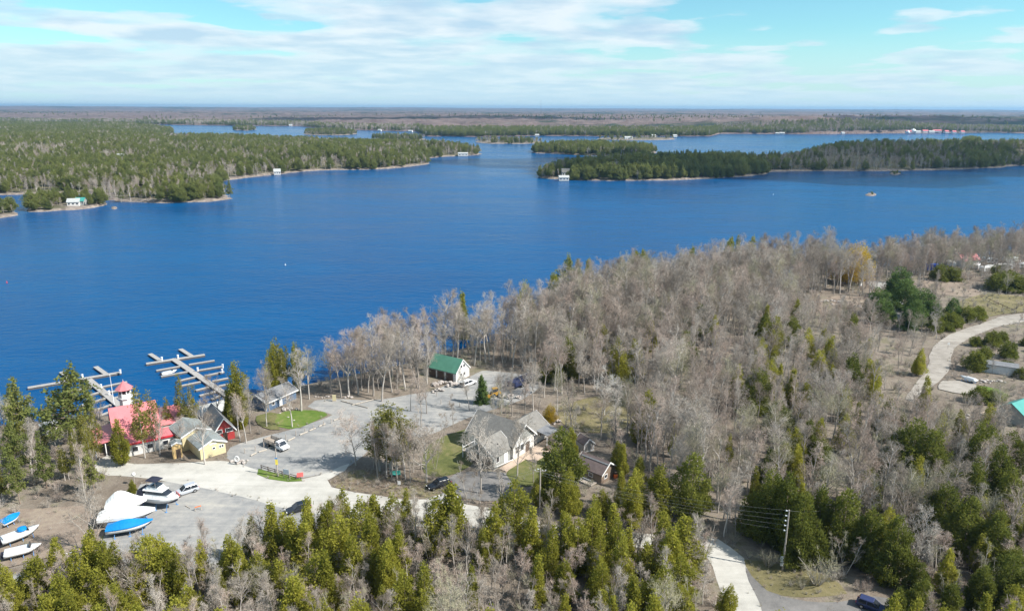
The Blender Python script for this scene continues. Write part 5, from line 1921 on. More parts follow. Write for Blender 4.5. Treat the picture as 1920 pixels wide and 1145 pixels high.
def boat(p, q, B, Hh, label, cover=None, peak=1.0, upper='gel_white', lower='antifoul', lift=0.55, group=None, z=2.0, peak_at=0.45, name='boat', stand=True, edge=None, skirt=0.0):
    o, L = placed(name, p, q, label, 'boat', group, z)
    up, lo, gun = hull_rings(L, B, Hh)
    sh = Matrix.Translation((0, 0, lift))
    a = MB().loft(up)
    a.v = [tuple(sh @ Vector(v)) for v in a.v]
    ho = a.build('hull', upper, o, True)
    b = MB().loft(lo)
    b.v = [tuple(sh @ Vector(v)) for v in b.v]
    b.build('hull_bottom', lower, o)
    if cover:
        secs = []
        for i, (x, w, s) in enumerate(gun):
            f = i / (len(gun) - 1)
            hgt = peak * math.exp(-((f - peak_at) / (0.42 if f > peak_at else 0.33)) ** 2) * (0.9 if i in (0, len(gun) - 1) else 1.0)
            w2 = w + 0.05
            z0 = s + lift
            secs.append([(x, -w2, z0 - skirt), (x, w2, z0 - skirt), (x, w2, z0 + 0.05), (x, w2 * 0.55, z0 + hgt * 0.62), (x, 0, z0 + hgt + 0.06), (x, -w2 * 0.55, z0 + hgt * 0.62), (x, -w2, z0 + 0.05)])
        MB().loft(secs).build('cover', cover, o)
    if stand:
        for sx in (-0.32, 0.02, 0.30):
            for sy in (-1, 1):
                mb = MB().tube((sx * L, sy * B * 0.44, 0), (sx * L, sy * B * 0.28, lift + Hh * 0.36), 0.05, 0.05, 6)
                mb.box((sx * L, sy * B * 0.44, 0.03), (0.45, 0.3, 0.06))
                mb.build('stand', 'stand_blue', o)
    return o, L, gun, lift


boat((275, 957), (203, 966), 3.4, 1.5, 'white shrink wrapped boat with a tall peak beside the cabin cruiser', 'shrinkwrap', 2.3, peak_at=0.36, skirt=0.5, lift=0.7, stand=True)
o, L, gun, lf = boat((290, 975), (189, 987), 3.3, 1.4, 'long white shrink wrapped boat between the tall wrapped boat and the blue tarp', 'shrinkwrap', 1.3, peak_at=0.30, skirt=0.5, lift=0.75)
mb = MB().box((-L / 2 - 0.3, 0, 1.0), (0.5, 0.5, 0.9)).box((-L / 2 - 0.35, 0, 0.5), (0.25, 0.3, 0.9))
mb.build('outboard', 'canvas_navy', o)
boat((286, 992), (202, 1005), 2.7, 1.15, 'white motorboat under a bright blue tarp on the gravel yard', 'tarp_blue', 0.95, peak_at=0.40, skirt=0.12, lift=0.55)
boat((38, 974), (4, 991), 1.9, 0.8, 'small boat under a bright blue tarp at the edge of the brown yard', 'tarp_blue', 0.6, peak_at=0.5, skirt=0.10, lift=0.4, lower='antifoul')
o, L, gun, lf = boat((74, 1000), (4, 1026), 2.3, 1.0, 'white runabout with a blue folded cover among the left hand boats', None, lift=0.5)
part_box(o, 'cockpit', 'gel_grey', (-0.8, 0, lf + 1.10), (3.4, 1.6, 0.25))
part_box(o, 'windscreen', 'glass_dark', (1.2, 0, lf + 1.35), (0.1, 1.5, 0.5), None, 0, 0, math.radians(-25))
MB().lathe((0.4, 0, lf + 1.4), [(0.75, 0), (0.65, 0.35), (0.2, 0.5)], 10).build('folded_cover', 'tarp_blue', o)
MB().box((-L / 2 - 0.2, 0, lf + 0.6), (0.45, 0.45, 1.0)).build('outboard', 'canvas_navy', o)
o, L, gun, lf = boat((78, 1034), (10, 1050), 2.2, 0.9, 'open white boat nearest the lower gravel track', None, lift=0.5)
part_box(o, 'cockpit', 'gel_grey', (-0.8, 0, lf + 1.0), (3.2, 1.5, 0.2))
part_box(o, 'windscreen', 'glass_dark', (1.1, 0, lf + 1.3), (0.1, 1.4, 0.5), None, 0, 0, math.radians(-25))
MB().box((-L / 2 - 0.2, 0, lf + 0.5), (0.45, 0.45, 1.0)).build('outboard', 'canvas_navy', o)
o, L, gun, lf = boat((331, 697), (303, 703), 1.9, 0.8, 'white motorboat moored along a finger pier', None, lift=-0.25, z=0.0, stand=False)
part_box(o, 'cockpit', 'gel_grey', (-0.5, 0, 0.60), (2.2, 1.2, 0.15))
part_box(o, 'windscreen', 'glass_dark', (0.9, 0, 0.85), (0.08, 1.2, 0.4), None, 0, 0, math.radians(-25))
MB().box((-L / 2 - 0.15, 0, 0.35), (0.35, 0.35, 0.9)).build('outboard', 'canvas_navy', o)

# cabin cruiser on stands
o, L, gun, lf = boat((336, 955), (266, 943), 3.2, 1.55, 'white cabin cruiser with a dark canvas flybridge top on stands', None, lift=0.85, name='cabin_cruiser')
zs = lf + 1.62
def tp(x0, x1, w0, w1, z0, z1, rake0, rake1):
    """tapered cabin block"""
    lo_ = [(x0, -w0, z0), (x1, -w1, z0), (x1 + 0.0, w1, z0), (x0, w0, z0)]
    hi_ = [(x0 + rake0, -w0 * 0.86, z1), (x1 - rake1, -w1 * 0.86, z1), (x1 - rake1, w1 * 0.86, z1), (x0 + rake0, w0 * 0.86, z1)]
    return MB().loft([lo_, hi_])
tp(-2.2, 3.0, 1.40, 0.85, zs, zs + 0.45, 0.0, 0.5).build('cabin_base', 'gel_white', o)
tp(-1.8, 2.4, 1.25, 0.80, zs + 0.45, zs + 1.05, 0.1, 0.9).build('wrap_window', 'glass_dark', o)
tp(-2.3, 1.6, 1.25, 0.95, zs + 1.05, zs + 1.25, 0.0, 0.2).build('cabin_roof', 'gel_white', o)
tp(-1.6, 1.0, 1.05, 0.85, zs + 1.25, zs + 1.75, 0.0, 0.4).build('flybridge', 'gel_white', o)
tp(-0.9, 0.55, 0.85, 0.8, zs + 1.75, zs + 2.05, 0.1, 0.3).build('flybridge_screen', 'glass_dark', o)
for sx in (-1.5, 0.3):
    for sy in (-1, 1):
        MB().tube((sx, sy * 0.85, zs + 1.7), (sx, sy * 0.9, zs + 2.9), 0.035, 0.035, 6).build('canopy_post', 'chrome', o)
MB().loft([[(x, -1.0, zs + 2.88), (x, 1.0, zs + 2.88), (x, 0.8, zs + 3.02 + b), (x, -0.8, zs + 3.02 + b)] for x, b in ((-1.7, -0.05), (-0.6, 0.06), (0.6, -0.05))]).build('canopy', 'canvas_navy', o)
tp(-3.7, -2.3, 1.30, 1.30, zs, zs + 0.9, 0.15, 0.0).build('aft_canvas', 'canvas_navy', o)
MB().box((-L / 2 - 0.45, 0, lf + 0.75), (0.9, 2.5, 0.12)).build('swim_platform', 'gel_white', o)
st = MB()
for sy in (-1, 1):
    for i in range(len(gun) - 5):
        (xa, wa, za), (xb, wb, zb) = gun[i], gun[i + 1]
        st.loft([[(xa, sy * (wa * 0.985 + 0.02), za + lf - 0.42), (xb, sy * (wb * 0.985 + 0.02), zb + lf - 0.42)], [(xa, sy * (wa + 0.02), za + lf - 0.22), (xb, sy * (wb + 0.02), zb + lf - 0.22)]], False, False)
st.build('stripe', 'gel_grey', o)
rl = MB()
for i in range(6, len(gun) - 1):
    for sy in (-1, 1):
        (xa, wa, za), (xb, wb, zb) = gun[i], gun[i + 1]
        rl.tube((xa, sy * wa * 0.95, za + lf + 0.55), (xb, sy * wb * 0.95, zb + lf + 0.55), 0.025, 0.025, 5)
        rl.tube((xa, sy * wa * 0.95, za + lf), (xa, sy * wa * 0.95, za + lf + 0.55), 0.02, 0.02, 5)
rl.build('bow_rail', 'chrome', o)
bn = part_box(o, 'hull_banner', 'sign_red', (L / 2 - 0.55, 0.75, lf + 1.9), (1.5, 0.06, 0.55), None, math.radians(-28), 0, 0)


# ---------------------------------------------------------------- vehicles
def wheel(root, x, y, r=0.34, w=0.22):
    t = MB().tube((x, y - w / 2, r), (x, y + w / 2, r), r, r, 14).build('wheel', 'rubber', root)
    MB().tube((x, y - w / 2 - 0.01, r), (x, y + w / 2 + 0.01, r), r * 0.55, r * 0.55, 10).build('rim', 'chrome', t)


def car(p, q, paint, label, L=4.5, W=1.8, Hh=1.62, tail_open=False, name='car', wagon=True):
    o, _ = placed(name, p, q, label, 'car')
    h = L / 2
    def ring(x, w, z0, z1):
        c = 0.14
        return [(x, -w + c, z0), (x, w - c, z0), (x, w, z0 + 0.2), (x, w, z1 - c), (x, w - c * 1.3, z1), (x, -w + c * 1.3, z1), (x, -w, z1 - c), (x, -w, z0 + 0.2)]
    w = W / 2
    zb = Hh * 0.58
    MB().loft([ring(-h, w * 0.88, 0.34, zb - 0.06), ring(-h + 0.15, w * 0.97, 0.24, zb), ring(-0.4, w, 0.22, zb + 0.02), ring(0.7, w, 0.22, zb), ring(h - 0.35, w * 0.95, 0.24, zb - 0.14), ring(h, w * 0.80, 0.34, zb - 0.30)]).build('body', paint, o, False)
    x0, x1 = (-h + 0.12, h - 1.35) if wagon else (-h + 0.75, h - 1.45)
    def cab(x0_, x1_, z0, z1, r0, r1, ww, wt):
        return MB().loft([[(x0_, -ww, z0), (x1_, -ww, z0), (x1_, ww, z0), (x0_, ww, z0)], [(x0_ + r0, -wt, z1), (x1_ - r1, -wt, z1), (x1_ - r1, wt, z1), (x0_ + r0, wt, z1)]])
    cab(x0 + 0.03, x1, zb - 0.01, Hh - 0.06, 0.28, 0.85, w * 0.90, w * 0.74).build('glasshouse', 'glass_dark', o)
    cab(x0 + 0.26, x1 - 0.78, Hh - 0.09, Hh, 0.06, 0.10, w * 0.775, w * 0.70).build('roof', paint, o)
    for sy in (-1, 1):
        pil = MB()
        for xa, xb in ((x0 + 0.05, x0 + 0.33), ((x0 + x1) / 2 - 0.15, (x0 + x1) / 2 - 0.15), (x1 - 0.03, x1 - 0.86)):
            pil.tube((xa, sy * w * 0.905, zb), (xb, sy * w * 0.755, Hh - 0.05), 0.055, 0.045, 5)
        pil.build('pillar', paint, o)
        part_box(o, 'headlight', 'trim_white', (h - 0.10, sy * w * 0.62, zb - 0.30), (0.16, 0.34, 0.14))
        part_box(o, 'tail_light', 'red_metal', (-h + 0.02, sy * w * 0.74, zb - 0.14), (0.08, 0.22, 0.24))
        for sx in (-0.31, 0.31):
            wheel(o, sx * L, sy * (w - 0.10))
    if tail_open:
        part_box(o, 'tailgate', paint, (-h - 0.35, 0, Hh + 0.10), (0.95, W * 0.8, 0.06), None, 0, 0, math.radians(18))
        part_box(o, 'cargo_opening', 'rubber', (-h - 0.012, 0, 0.92), (0.03, W * 0.70, 0.75))
    return o


car((330, 930), (367, 918), 'car_silver', 'silver hatchback parked beside the cabin cruiser')
car((803, 918), (842, 907), 'car_black', 'black car at the mouth of the house drive', 4.7, 1.85, 1.55)
car((541, 962), (577, 952), 'car_black', 'dark car half hidden behind cedars on the pale road', 4.5, 1.8, 1.5)
car((892, 716), (864, 727), 'car_white', 'white estate car with its tailgate open by the green roofed garage', 4.9, 1.9, 1.6, True)

o, L = placed('flatbed_truck', (545, 849), (496, 829), 'white flatbed truck with wooden stake sides on the gravel lot', 'truck')
L = 6.2
def ringc(x, w, z0, z1):
    return [(x, -w, z0), (x, w, z0), (x, w, z1 - 0.08), (x, w - 0.12, z1), (x, -w + 0.12, z1), (x, -w, z1 - 0.08)]
MB().loft([ringc(0.55, 0.98, 0.5, 1.18), ringc(2.3, 0.97, 0.5, 1.15), ringc(3.0, 0.90, 0.55, 1.02), ringc(3.1, 0.85, 0.6, 0.95)]).build('body', 'car_white', o)
MB().loft([[(0.55, -0.93, 1.16), (2.15, -0.93, 1.16), (2.15, 0.93, 1.16), (0.55, 0.93, 1.16)], [(0.68, -0.78, 1.88), (1.5, -0.78, 1.88), (1.5, 0.78, 1.88), (0.68, 0.78, 1.88)]]).build('glasshouse', 'glass_dark', o)
MB().loft([[(0.60, -0.80, 1.86), (1.58, -0.80, 1.86), (1.58, 0.80, 1.86), (0.60, 0.80, 1.86)], [(0.68, -0.72, 1.98), (1.5, -0.72, 1.98), (1.5, 0.72, 1.98), (0.68, 0.72, 1.98)]]).build('roof', 'car_white', o)
for sy in (-1, 1):
    pil = MB()
    for xa, xb in ((0.6, 0.7), (1.25, 1.15), (2.12, 1.5)):
        pil.tube((xa, sy * 0.94, 1.14), (xb, sy * 0.79, 1.88), 0.06, 0.05, 5)
    pil.build('pillar', 'car_white', o)
    part_box(o, 'headlight', 'trim_white', (3.06, sy * 0.66, 0.88), (0.10, 0.28, 0.18))
    wheel(o, 2.2, sy * 0.84, 0.40, 0.26)
    wheel(o, -1.9, sy * 0.82, 0.40, 0.40)
part_box(o, 'bed', 'wood_weathered', (-1.45, 0, 0.95), (3.7, 2.1, 0.14))
part_box(o, 'chassis', 'rubber', (-0.6, 0, 0.62), (5.0, 0.8, 0.22))
for sy in (-1, 1):
    for zz in (1.15, 1.38, 1.60):
        part_box(o, 'stake_board', 'wood_weathered', (-1.45, sy * 1.03, zz), (3.6, 0.05, 0.14))
    for xx in (-3.1, -1.45, 0.2):
        part_box(o, 'stake_post', 'rubber', (xx, sy * 1.075, 1.36), (0.07, 0.04, 0.72))
part_box(o, 'tail_board', 'wood_weathered', (-3.27, 0, 1.30), (0.05, 2.0, 0.5))
part_box(o, 'head_rack', 'rubber', (0.42, 0, 1.55), (0.06, 1.9, 1.1))

o, L = placed('dump_trailer', (1001, 712), (958, 731), 'long dark blue dump trailer on the gravel yard edge', 'trailer')
Lh = L / 2
MB().loft([[(-Lh, -1.15, 0.8), (-Lh, 1.15, 0.8), (-Lh, 1.2, 2.1), (-Lh, -1.2, 2.1)], [(Lh, -1.15, 0.8), (Lh, 1.15, 0.8), (Lh, 1.2, 2.1), (Lh, -1.2, 2.1)]], True, False).build('box', 'truck_blue', o)
part_box(o, 'load', 'wood_dark', (0, 0, 1.85), (L - 0.2, 2.2, 0.1))
for sy in (-1, 1):
    part_box(o, 'top_rail', 'trim_white', (0.2 * L, sy * 1.22, 2.14), (L * 0.58, 0.10, 0.12))
    for k in range(6):
        part_box(o, 'side_rib', 'truck_blue', (-Lh + 0.5 + k * (L - 1) / 5, sy * 1.235, 1.45), (0.12, 0.08, 1.25))
    for xx in (-1.4, -0.4):
        wheel(o, xx, sy * 0.95, 0.42, 0.28)
part_box(o, 'tailgate', 'truck_blue', (-Lh - 0.04, 0, 1.4), (0.08, 2.3, 1.25))
part_box(o, 'drawbar', 'rubber', (Lh + 0.9, 0, 0.7), (1.8, 0.3, 0.2))

o, L = placed('skid_loader', (917, 744), (938, 740), 'yellow skid steer loader half hidden by the small spruce', 'loader')
part_box(o, 'body', 'machine_yellow', (-0.4, 0, 0.75), (2.2, 1.2, 0.8))
part_box(o, 'cab', 'glass_dark', (-0.1, 0, 1.6), (1.2, 1.05, 0.9))
part_box(o, 'cab_roof', 'machine_yellow', (-0.1, 0, 2.10), (1.35, 1.15, 0.10))
part_box(o, 'bucket', 'machine_yellow', (2.0, 0, 0.45), (0.7, 1.8, 0.7), None, 0, 0, math.radians(12))
for sy in (-1, 1):
    MB().tube((-1.2, sy * 0.72, 1.45), (1.7, sy * 0.72, 0.7), 0.10, 0.09, 6).build('lift_arm', 'machine_yellow', o)
    for xx in (-0.9, 0.45):
        wheel(o, xx, sy * 0.78, 0.42, 0.3)

# ---------------------------------------------------------------- rocks, logs
def rock_mesh(seed, name='rock'):
    rng = np.random.default_rng(seed)
    import bmesh
    bm = bmesh.new()
    bmesh.ops.create_icosphere(bm, subdivisions=1, radius=1.0)
    for v in bm.verts:
        v.co *= rng.uniform(0.75, 1.15)
        v.co.z *= 0.7
    me = bpy.data.meshes.new(name)
    bm.to_mesh(me)
    bm.free()
    me.materials.append(MATS['pale_rock'])
    return me


ROCKS = [rock_mesh(s) for s in range(5)]


def rock_pile(px, py, n, rx, ry, size, label, hgt=0.9):
    x, y = at(px, py)
    o = empty('rock_pile', x, y, 2.0)
    tag(o, label, 'rocks')
    BUSY.append((x, y, max(rx, ry)))
    for i in range(n):
        a, r = random.uniform(0, 6.28), math.sqrt(random.random())
        c = link('rock', ROCKS[i % 5], None, o)
        s = size * random.uniform(0.5, 1.3)
        c.location = (math.cos(a) * r * rx, math.sin(a) * r * ry, (1 - r) * hgt + s * 0.35)
        c.scale = (s, s * random.uniform(0.7, 1.2), s)
        c.rotation_euler = (random.uniform(-0.3, 0.3), random.uniform(-0.3, 0.3), random.uniform(0, 6.28))


rock_pile(834, 722, 46, 3.6, 2.0, 0.48, 'heap of pale boulders beside the green roofed garage')
rock_pile(822, 735, 14, 1.6, 1.0, 0.42, 'small heap of pale rocks at the corner of the gravel lot')
rock_pile(955, 745, 18, 3.0, 1.4, 0.45, 'line of pale rocks behind the small spruce')
rock_pile(1560, 568, 40, 6.0, 2.6, 0.5, 'scattered stone rubble in the bare clearing')
rock_pile(1610, 577, 16, 3.0, 1.5, 0.45, 'stone rubble beside the bushy pines')
rock_pile(545, 768, 9, 2.6, 0.8, 0.45, 'garden boulders below the blue cottage', 0.2)
rock_pile(625, 745, 14, 6.0, 0.7, 0.4, 'row of boulders at the head of the gravel loop', 0.1)
rock_pile(450, 866, 12, 1.8, 1.0, 0.4, 'rocks round the planting bed by the white ring sign', 0.2)
rock_pile(1855, 716, 26, 6.5, 1.0, 0.42, 'low pale stone wall along the small bright lawn', 0.1)
rock_pile(1800, 783, 24, 5.0, 1.4, 0.40, 'pale stones by the bare trees below the tan gravel pad', 0.1)
rock_pile(1040, 792, 14, 1.8, 1.2, 0.4, 'brown boulders beside the golden bush')


def log(px0, py0, px1, py1, r, mat, label, group, name='log'):
    (x0, y0), (x1, y1) = at(px0, py0), at(px1, py1)
    o = MB().tube((0, 0, 0), (x1 - x0, y1 - y0, random.uniform(-0.05, 0.1)), r, r * 0.8, 7).build(name, mat)
    o.location = (x0, y0, 2.03 + r * 0.75)
    tag(o, label, 'log', group)


for a, b, c, d in [(485, 848, 500, 843), (503, 841, 518, 836), (522, 835, 536, 829), (540, 827, 553, 821), (562, 816, 577, 810), (580, 808, 592, 803), (598, 800, 610, 795), (626, 789, 636, 785), (470, 855, 481, 850), (525, 845, 538, 840)]:
    log(a, b, c, d, 0.16, 'log_pale', 'pale parking log in the row beside the lot fence posts', 'parking logs in the gravel lot', 'parking_log')
for a, b, c, d, r in [(640, 752, 690, 765, 0.18), (660, 760, 700, 750, 0.14), (980, 690, 1005, 700, 0.16), (960, 684, 1000, 688, 0.14), (975, 670, 1010, 678, 0.15), (990, 655, 1020, 662, 0.14), (1000, 700, 1020, 707, 0.15)]:
    log(a, b, c, d, r, 'log_pale', 'fallen log lying on the leaf litter or gravel edge', 'fallen logs', 'fallen_log')
log(348, 948, 357, 953, 0.09, 'log_pale', 'short stick on the gravel yard near the cabin cruiser', None, 'fallen_log')
x, y = at(372, 956)
o = empty('saw_horse', x, y, 2.0, 0.6)
tag(o, 'small orange and wood saw horse on the gravel yard', 'saw horse')
part_box(o, 'beam', 'orange_plastic', (0, 0, 0.75), (1.1, 0.12, 0.12))
for sx in (-1, 1):
    for sy in (-1, 1):
        MB().tube((sx * 0.42, 0, 0.75), (sx * 0.5, sy * 0.32, 0), 0.04, 0.04, 5).build('leg', 'log_pale', o)


# ---------------------------------------------------------------- posts, signs, poles
def fence_post(px, py, h, label, group, r=0.09, mat='pole_wood'):
    x, y = at(px, py)
    o = MB().tube((0, 0, 0), (random.uniform(-.03, .03), random.uniform(-.03, .03), h), r, r * 0.9, 7).build('fence_post', mat)
    o.location = (x, y, 2.0)
    tag(o, label, 'post', group)


for px, py in [(459, 849), (479, 845), (495, 838), (536, 823), (555, 816), (572, 811), (588, 805), (607, 798), (621, 793), (638, 786)]:
    fence_post(px, py, 1.15, 'wooden post in the line along the north edge of the gravel lot', 'posts along the north edge of the lot')
for px, py in [(827, 757), (843, 759), (862, 763), (819, 742)]:
    fence_post(px, py, 1.2, 'wooden post beside the track to the green roofed garage', 'posts beside the garage track')

(x0, y0), (x1, y1) = at(490, 879), at(556, 899)
o = empty('rail_fence', x0, y0, 2.0, math.atan2(y1 - y0, x1 - x0))
tag(o, 'low dark rail fence along the strip of roadside lawn', 'fence')
Lf = math.hypot(x1 - x0, y1 - y0)
for k in range(6):
    MB().tube((Lf * k / 5, 0, 0), (Lf * k / 5, 0, 1.0), 0.08, 0.07, 6).build('post', 'wood_dark', o)
for zz in (0.45, 0.85):
    MB().box((Lf / 2, 0, zz), (Lf, 0.06, 0.12)).build('rail', 'wood_dark', o)

x, y = at(521, 893)
o = empty('lamp_pole', x, y, 2.0)
tag(o, 'wooden lamp pole with a yellow banner on the roadside lawn', 'pole')
MB().tube((0, 0, 0), (0, 0, 7.0), 0.14, 0.10, 8).build('pole', 'pole_wood', o)
part_box(o, 'banner', 'sign_yellow', (0.05, -0.16, 3.2), (0.5, 0.04, 1.1))
part_box(o, 'cap_sign', 'stand_blue', (0.0, -0.16, 4.0), (0.55, 0.04, 0.3))
MB().tube((0, 0, 6.8), (0.9, -0.3, 7.2), 0.05, 0.04, 6).build('arm', 'mast_steel', o)
MB().lathe((0.95, -0.32, 7.05), [(0.2, 0), (0.16, 0.18), (0.05, 0.26)], 8).build('lamp_head', 'mast_steel', o)

x, y = at(538, 897)
o = empty('sign_board', x, y, 2.0, math.radians(-20))
tag(o, 'grey notice board on two posts by the roadside lawn', 'sign')
for sx in (-1, 1):
    MB().tube((sx * 0.7, 0, 0), (sx * 0.7, 0, 2.2), 0.06, 0.06, 6).build('post', 'pole_wood', o)
part_box(o, 'panel', 'sign_grey', (0, -0.08, 1.55), (1.3, 0.05, 1.0))
x, y = at(563, 896)
o = empty('sign_board', x, y, 2.0, math.radians(15))
tag(o, 'tilted red sign panel beside the road mouth', 'sign')
part_box(o, 'panel', 'sign_red', (0, 0, 0.75), (1.2, 0.06, 0.8), None, 0, math.radians(-28))
for sx in (-1, 1):
    MB().tube((sx * 0.45, 0.12, 0), (sx * 0.45, 0.12, 0.7), 0.05, 0.05, 6).build('leg', 'pole_wood', o)

x, y = at(445, 871)
o = empty('ring_sign', x, y, 2.0)
tag(o, 'white upright ring shaped like an O beside the gravel road', 'sign')
mb = MB()
for k in range(20):
    a0, a1 = 2 * math.pi * k / 20, 2 * math.pi * (k + 1) / 20
    mb.tube((0.42 * math.cos(a0), 0, 1.35 + 0.56 * math.sin(a0)), (0.42 * math.cos(a1), 0, 1.35 + 0.56 * math.sin(a1)), 0.12, 0.12, 8)
mb.build('ring', 'white_paint', o)
MB().tube((0, 0, 0), (0, 0, 0.75), 0.06, 0.06, 6).build('post', 'pole_wood', o)
x, y = at(253, 908)
o = empty('globe_lamp', x, y, 2.0)
tag(o, 'white globe lamp on a post beside the pale road', 'lamp')
MB().tube((0, 0, 0), (0, 0, 1.9), 0.06, 0.05, 6).build('post', 'pole_wood', o)
MB().lathe((0, 0, 1.85), [(0.08, 0), (0.28, 0.12), (0.36, 0.36), (0.28, 0.60), (0.06, 0.72)], 14).build('globe', 'white_paint', o, True)
for px, py, lab in [(749, 918, 'small white box sign on a post at the brown bank'), (1777, 653, 'small white sign on a post where the tan gravel road forks')]:
    x, y = at(px, py)
    o = empty('sign_post', x, y, 2.0)
    tag(o, lab, 'sign')
    MB().tube((0, 0, 0), (0, 0, 1.5), 0.05, 0.05, 6).build('post', 'pole_wood', o)
    part_box(o, 'panel', 'white_paint', (0, -0.07, 1.55), (0.55, 0.06, 0.7))
x, y = at(742, 893)
o = empty('garden_bench', x, y, 2.0, 0.2)
tag(o, 'teal bench in the dark clump of trees beside the lot', 'bench')
part_box(o, 'seat', 'teal_metal', (0, 0, 0.5), (1.9, 0.55, 0.1))
part_box(o, 'backrest', 'teal_metal', (0, 0.3, 0.85), (1.9, 0.08, 0.5))
for sx in (-1, 1):
    part_box(o, 'leg', 'wood_dark', (sx * 0.75, 0, 0.23), (0.1, 0.5, 0.44))
x, y = at(627, 752)
o = empty('information_board', x, y, 2.0, 0.1)
tag(o, 'cream upright board at the head of the gravel loop', 'sign')
part_box(o, 'panel', 'siding_cream', (0, 0, 0.95), (0.9, 0.12, 1.5))
part_box(o, 'foot', 'pole_wood', (0, 0, 0.1), (1.0, 0.4, 0.2))
for k, (px, py) in enumerate([(525, 775), (540, 782), (551, 788)]):
    x, y = at(px, py)
    o = link('stepping_stone', ROCKS[k], None)
    o.location = (x, y, 2.08)
    o.scale = (0.35, 0.3, 0.18)
    tag(o, 'flat pale stone lying on the bright lawn', 'stone', 'stones on the bright lawn')


def utility_pole(px, py, h, label, gear):
    x, y = at(px, py)
    o = empty('utility_pole', x, y, gz(x, y))
    tag(o, label, 'utility pole')
    BUSY.append((x, y, 2.0))
    MB().tube((0, 0, 0), (0, 0, h), 0.16, 0.11, 8).build('pole', 'pole_wood', o)
    tops = []
    for k in range(5 if gear == 'stack' else 1):
        zz = h - 0.15 - k * 0.85
        mb = MB().tube((-0.1, 0, zz), (-0.42, 0, zz), 0.05, 0.05, 6).lathe((-0.45, 0, zz - 0.05), [(0.09, 0), (0.09, 0.14), (0.04, 0.2)], 8)
        mb.build('insulator', 'insulator', o)
        tops.append((x - 0.45, y, o.location.z + zz + 0.1))
    if gear == 'can':
        MB().lathe((-0.38, -0.1, h * 0.55), [(0.26, 0), (0.28, 0.1), (0.28, 0.8), (0.2, 0.92)], 10).build('transformer', 'insulator', o)
    if gear == 'stack':
        MB().lathe((-0.35, -0.15, 1.7), [(0.24, 0), (0.26, 0.1), (0.26, 0.7), (0.16, 0.85)], 10).build('meter_can', 'insulator', o)
        part_box(o, 'meter_box', 'insulator', (-0.3, -0.16, 1.2), (0.4, 0.3, 0.5))
    if gear == 'arm':
        MB().box((0, 0, h - 0.5), (2.0, 0.09, 0.10)).build('crossarm', 'pole_wood', o)
        for sx in (-1, 0.4, 1):
            MB().lathe((sx * 0.95, 0, h - 0.43), [(0.06, 0), (0.08, 0.12), (0.04, 0.2)], 8).build('insulator', 'insulator', o)
            tops.append((x + sx * 0.95, y, o.location.z + h - 0.25))
    return tops


pA = utility_pole(1467, 1068, 10.6, 'tall utility pole with stacked insulators and a meter on the dry verge', 'stack')
pB = utility_pole(1556, 1032, 7.8, 'second utility pole with a grey transformer before the dark cedars', 'can')
pC = utility_pole(1012, 958, 8.5, 'utility pole with a white crossarm before the grey house', 'arm')
pD = utility_pole(147, 1094, 5.6, 'utility pole with a crossarm among the cedars below the boats', 'arm')


def wire(a, b, label, group, sag=0.9):
    mb = MB()
    n = 14
    A, B = Vector(a), Vector(b)
    P = []
    for i in range(n + 1):
        t = i / n
        q = A.lerp(B, t) - A
        q.z -= sag * 4 * t * (1 - t)
        P.append(q)
    for i in range(n):
        mb.tube(P[i], P[i + 1], 0.009, 0.009, 5, False)
    o = mb.build('power_line', 'wire_metal')
    o.location = A
    tag(o, label, 'wire', group)


for k in range(5):
    wire(pA[k], (pC[k % 4][0], pC[k % 4][1], pC[k % 4][2] - 0.25 * k), 'thin power line strung between the stacked insulator pole and the house pole', 'power lines over the pale road', 1.0)
wire(pA[0], pB[0], 'thin power line between the stacked insulator pole and the transformer pole', None, 0.4)
for k in range(1, 4):
    wire(pD[k], pC[k], 'thin power line strung over the cedars between the crossarm poles', 'power lines over the front cedars', 2.2)
    wire(pD[k], (pD[k][0] - 40, pD[k][1] - 14, pD[k][2] - 0.5), 'thin power line running off beyond the lower gravel track', 'power lines over the lower track', 0.8)

# ---------------------------------------------------------------- far right settlement
def simple_house(name, px, py, L, W, eave, ridge, wall, roof, label, cat='house', rz=0.0, group=None, z=2.0, win=2):
    x, y = at(px, py, z)
    o = empty(name, x, y, z, rz)
    tag(o, label, cat, group)
    gable(o, I4, L, W, eave, ridge, wall, roof, 0.3, 0.14, None)
    for k in range(win):
        window(o, I4, L, W, 'y-', -L / 2 + L * (k + 0.5) / win, eave * 0.55, min(1.1, L / win * 0.4), eave * 0.35)
    return o


simple_house('red_roof_house', 1809, 497, 9, 7, 3.0, 5.8, 'siding_white', 'pink_metal', 'white house with a red roof beyond the dry field', rz=0.2)
def trailer(px, py, L, label, group, rz=0.0, paint='gel_white', hh=2.7, name='camper_trailer', cat='trailer'):
    x, y = at(px, py)
    o = empty(name, x, y, 2.0, rz)
    tag(o, label, cat, group)
    sec = lambda x, zt, zb: [(x, -1.2, zb), (x, 1.2, zb), (x, 1.2, zt - 0.15), (x, 1.0, zt), (x, -1.0, zt), (x, -1.2, zt - 0.15)]
    MB().loft([sec(-L / 2, hh - 0.4, 0.9), sec(-L / 2 + 0.4, hh, 0.6), sec(L / 2 - 0.5, hh, 0.6), sec(L / 2, hh - 0.6, 1.0)]).build('body', paint, o)
    for k in range(3):
        part_box(o, 'window', 'glass_dark', (-L / 2 + L * (k + 0.7) / 3.4, -1.215, 1.75), (L * 0.16, 0.04, 0.6))
    for sy in (-1, 1):
        wheel(o, 0.0, sy * 1.1, 0.33, 0.2)
    return o


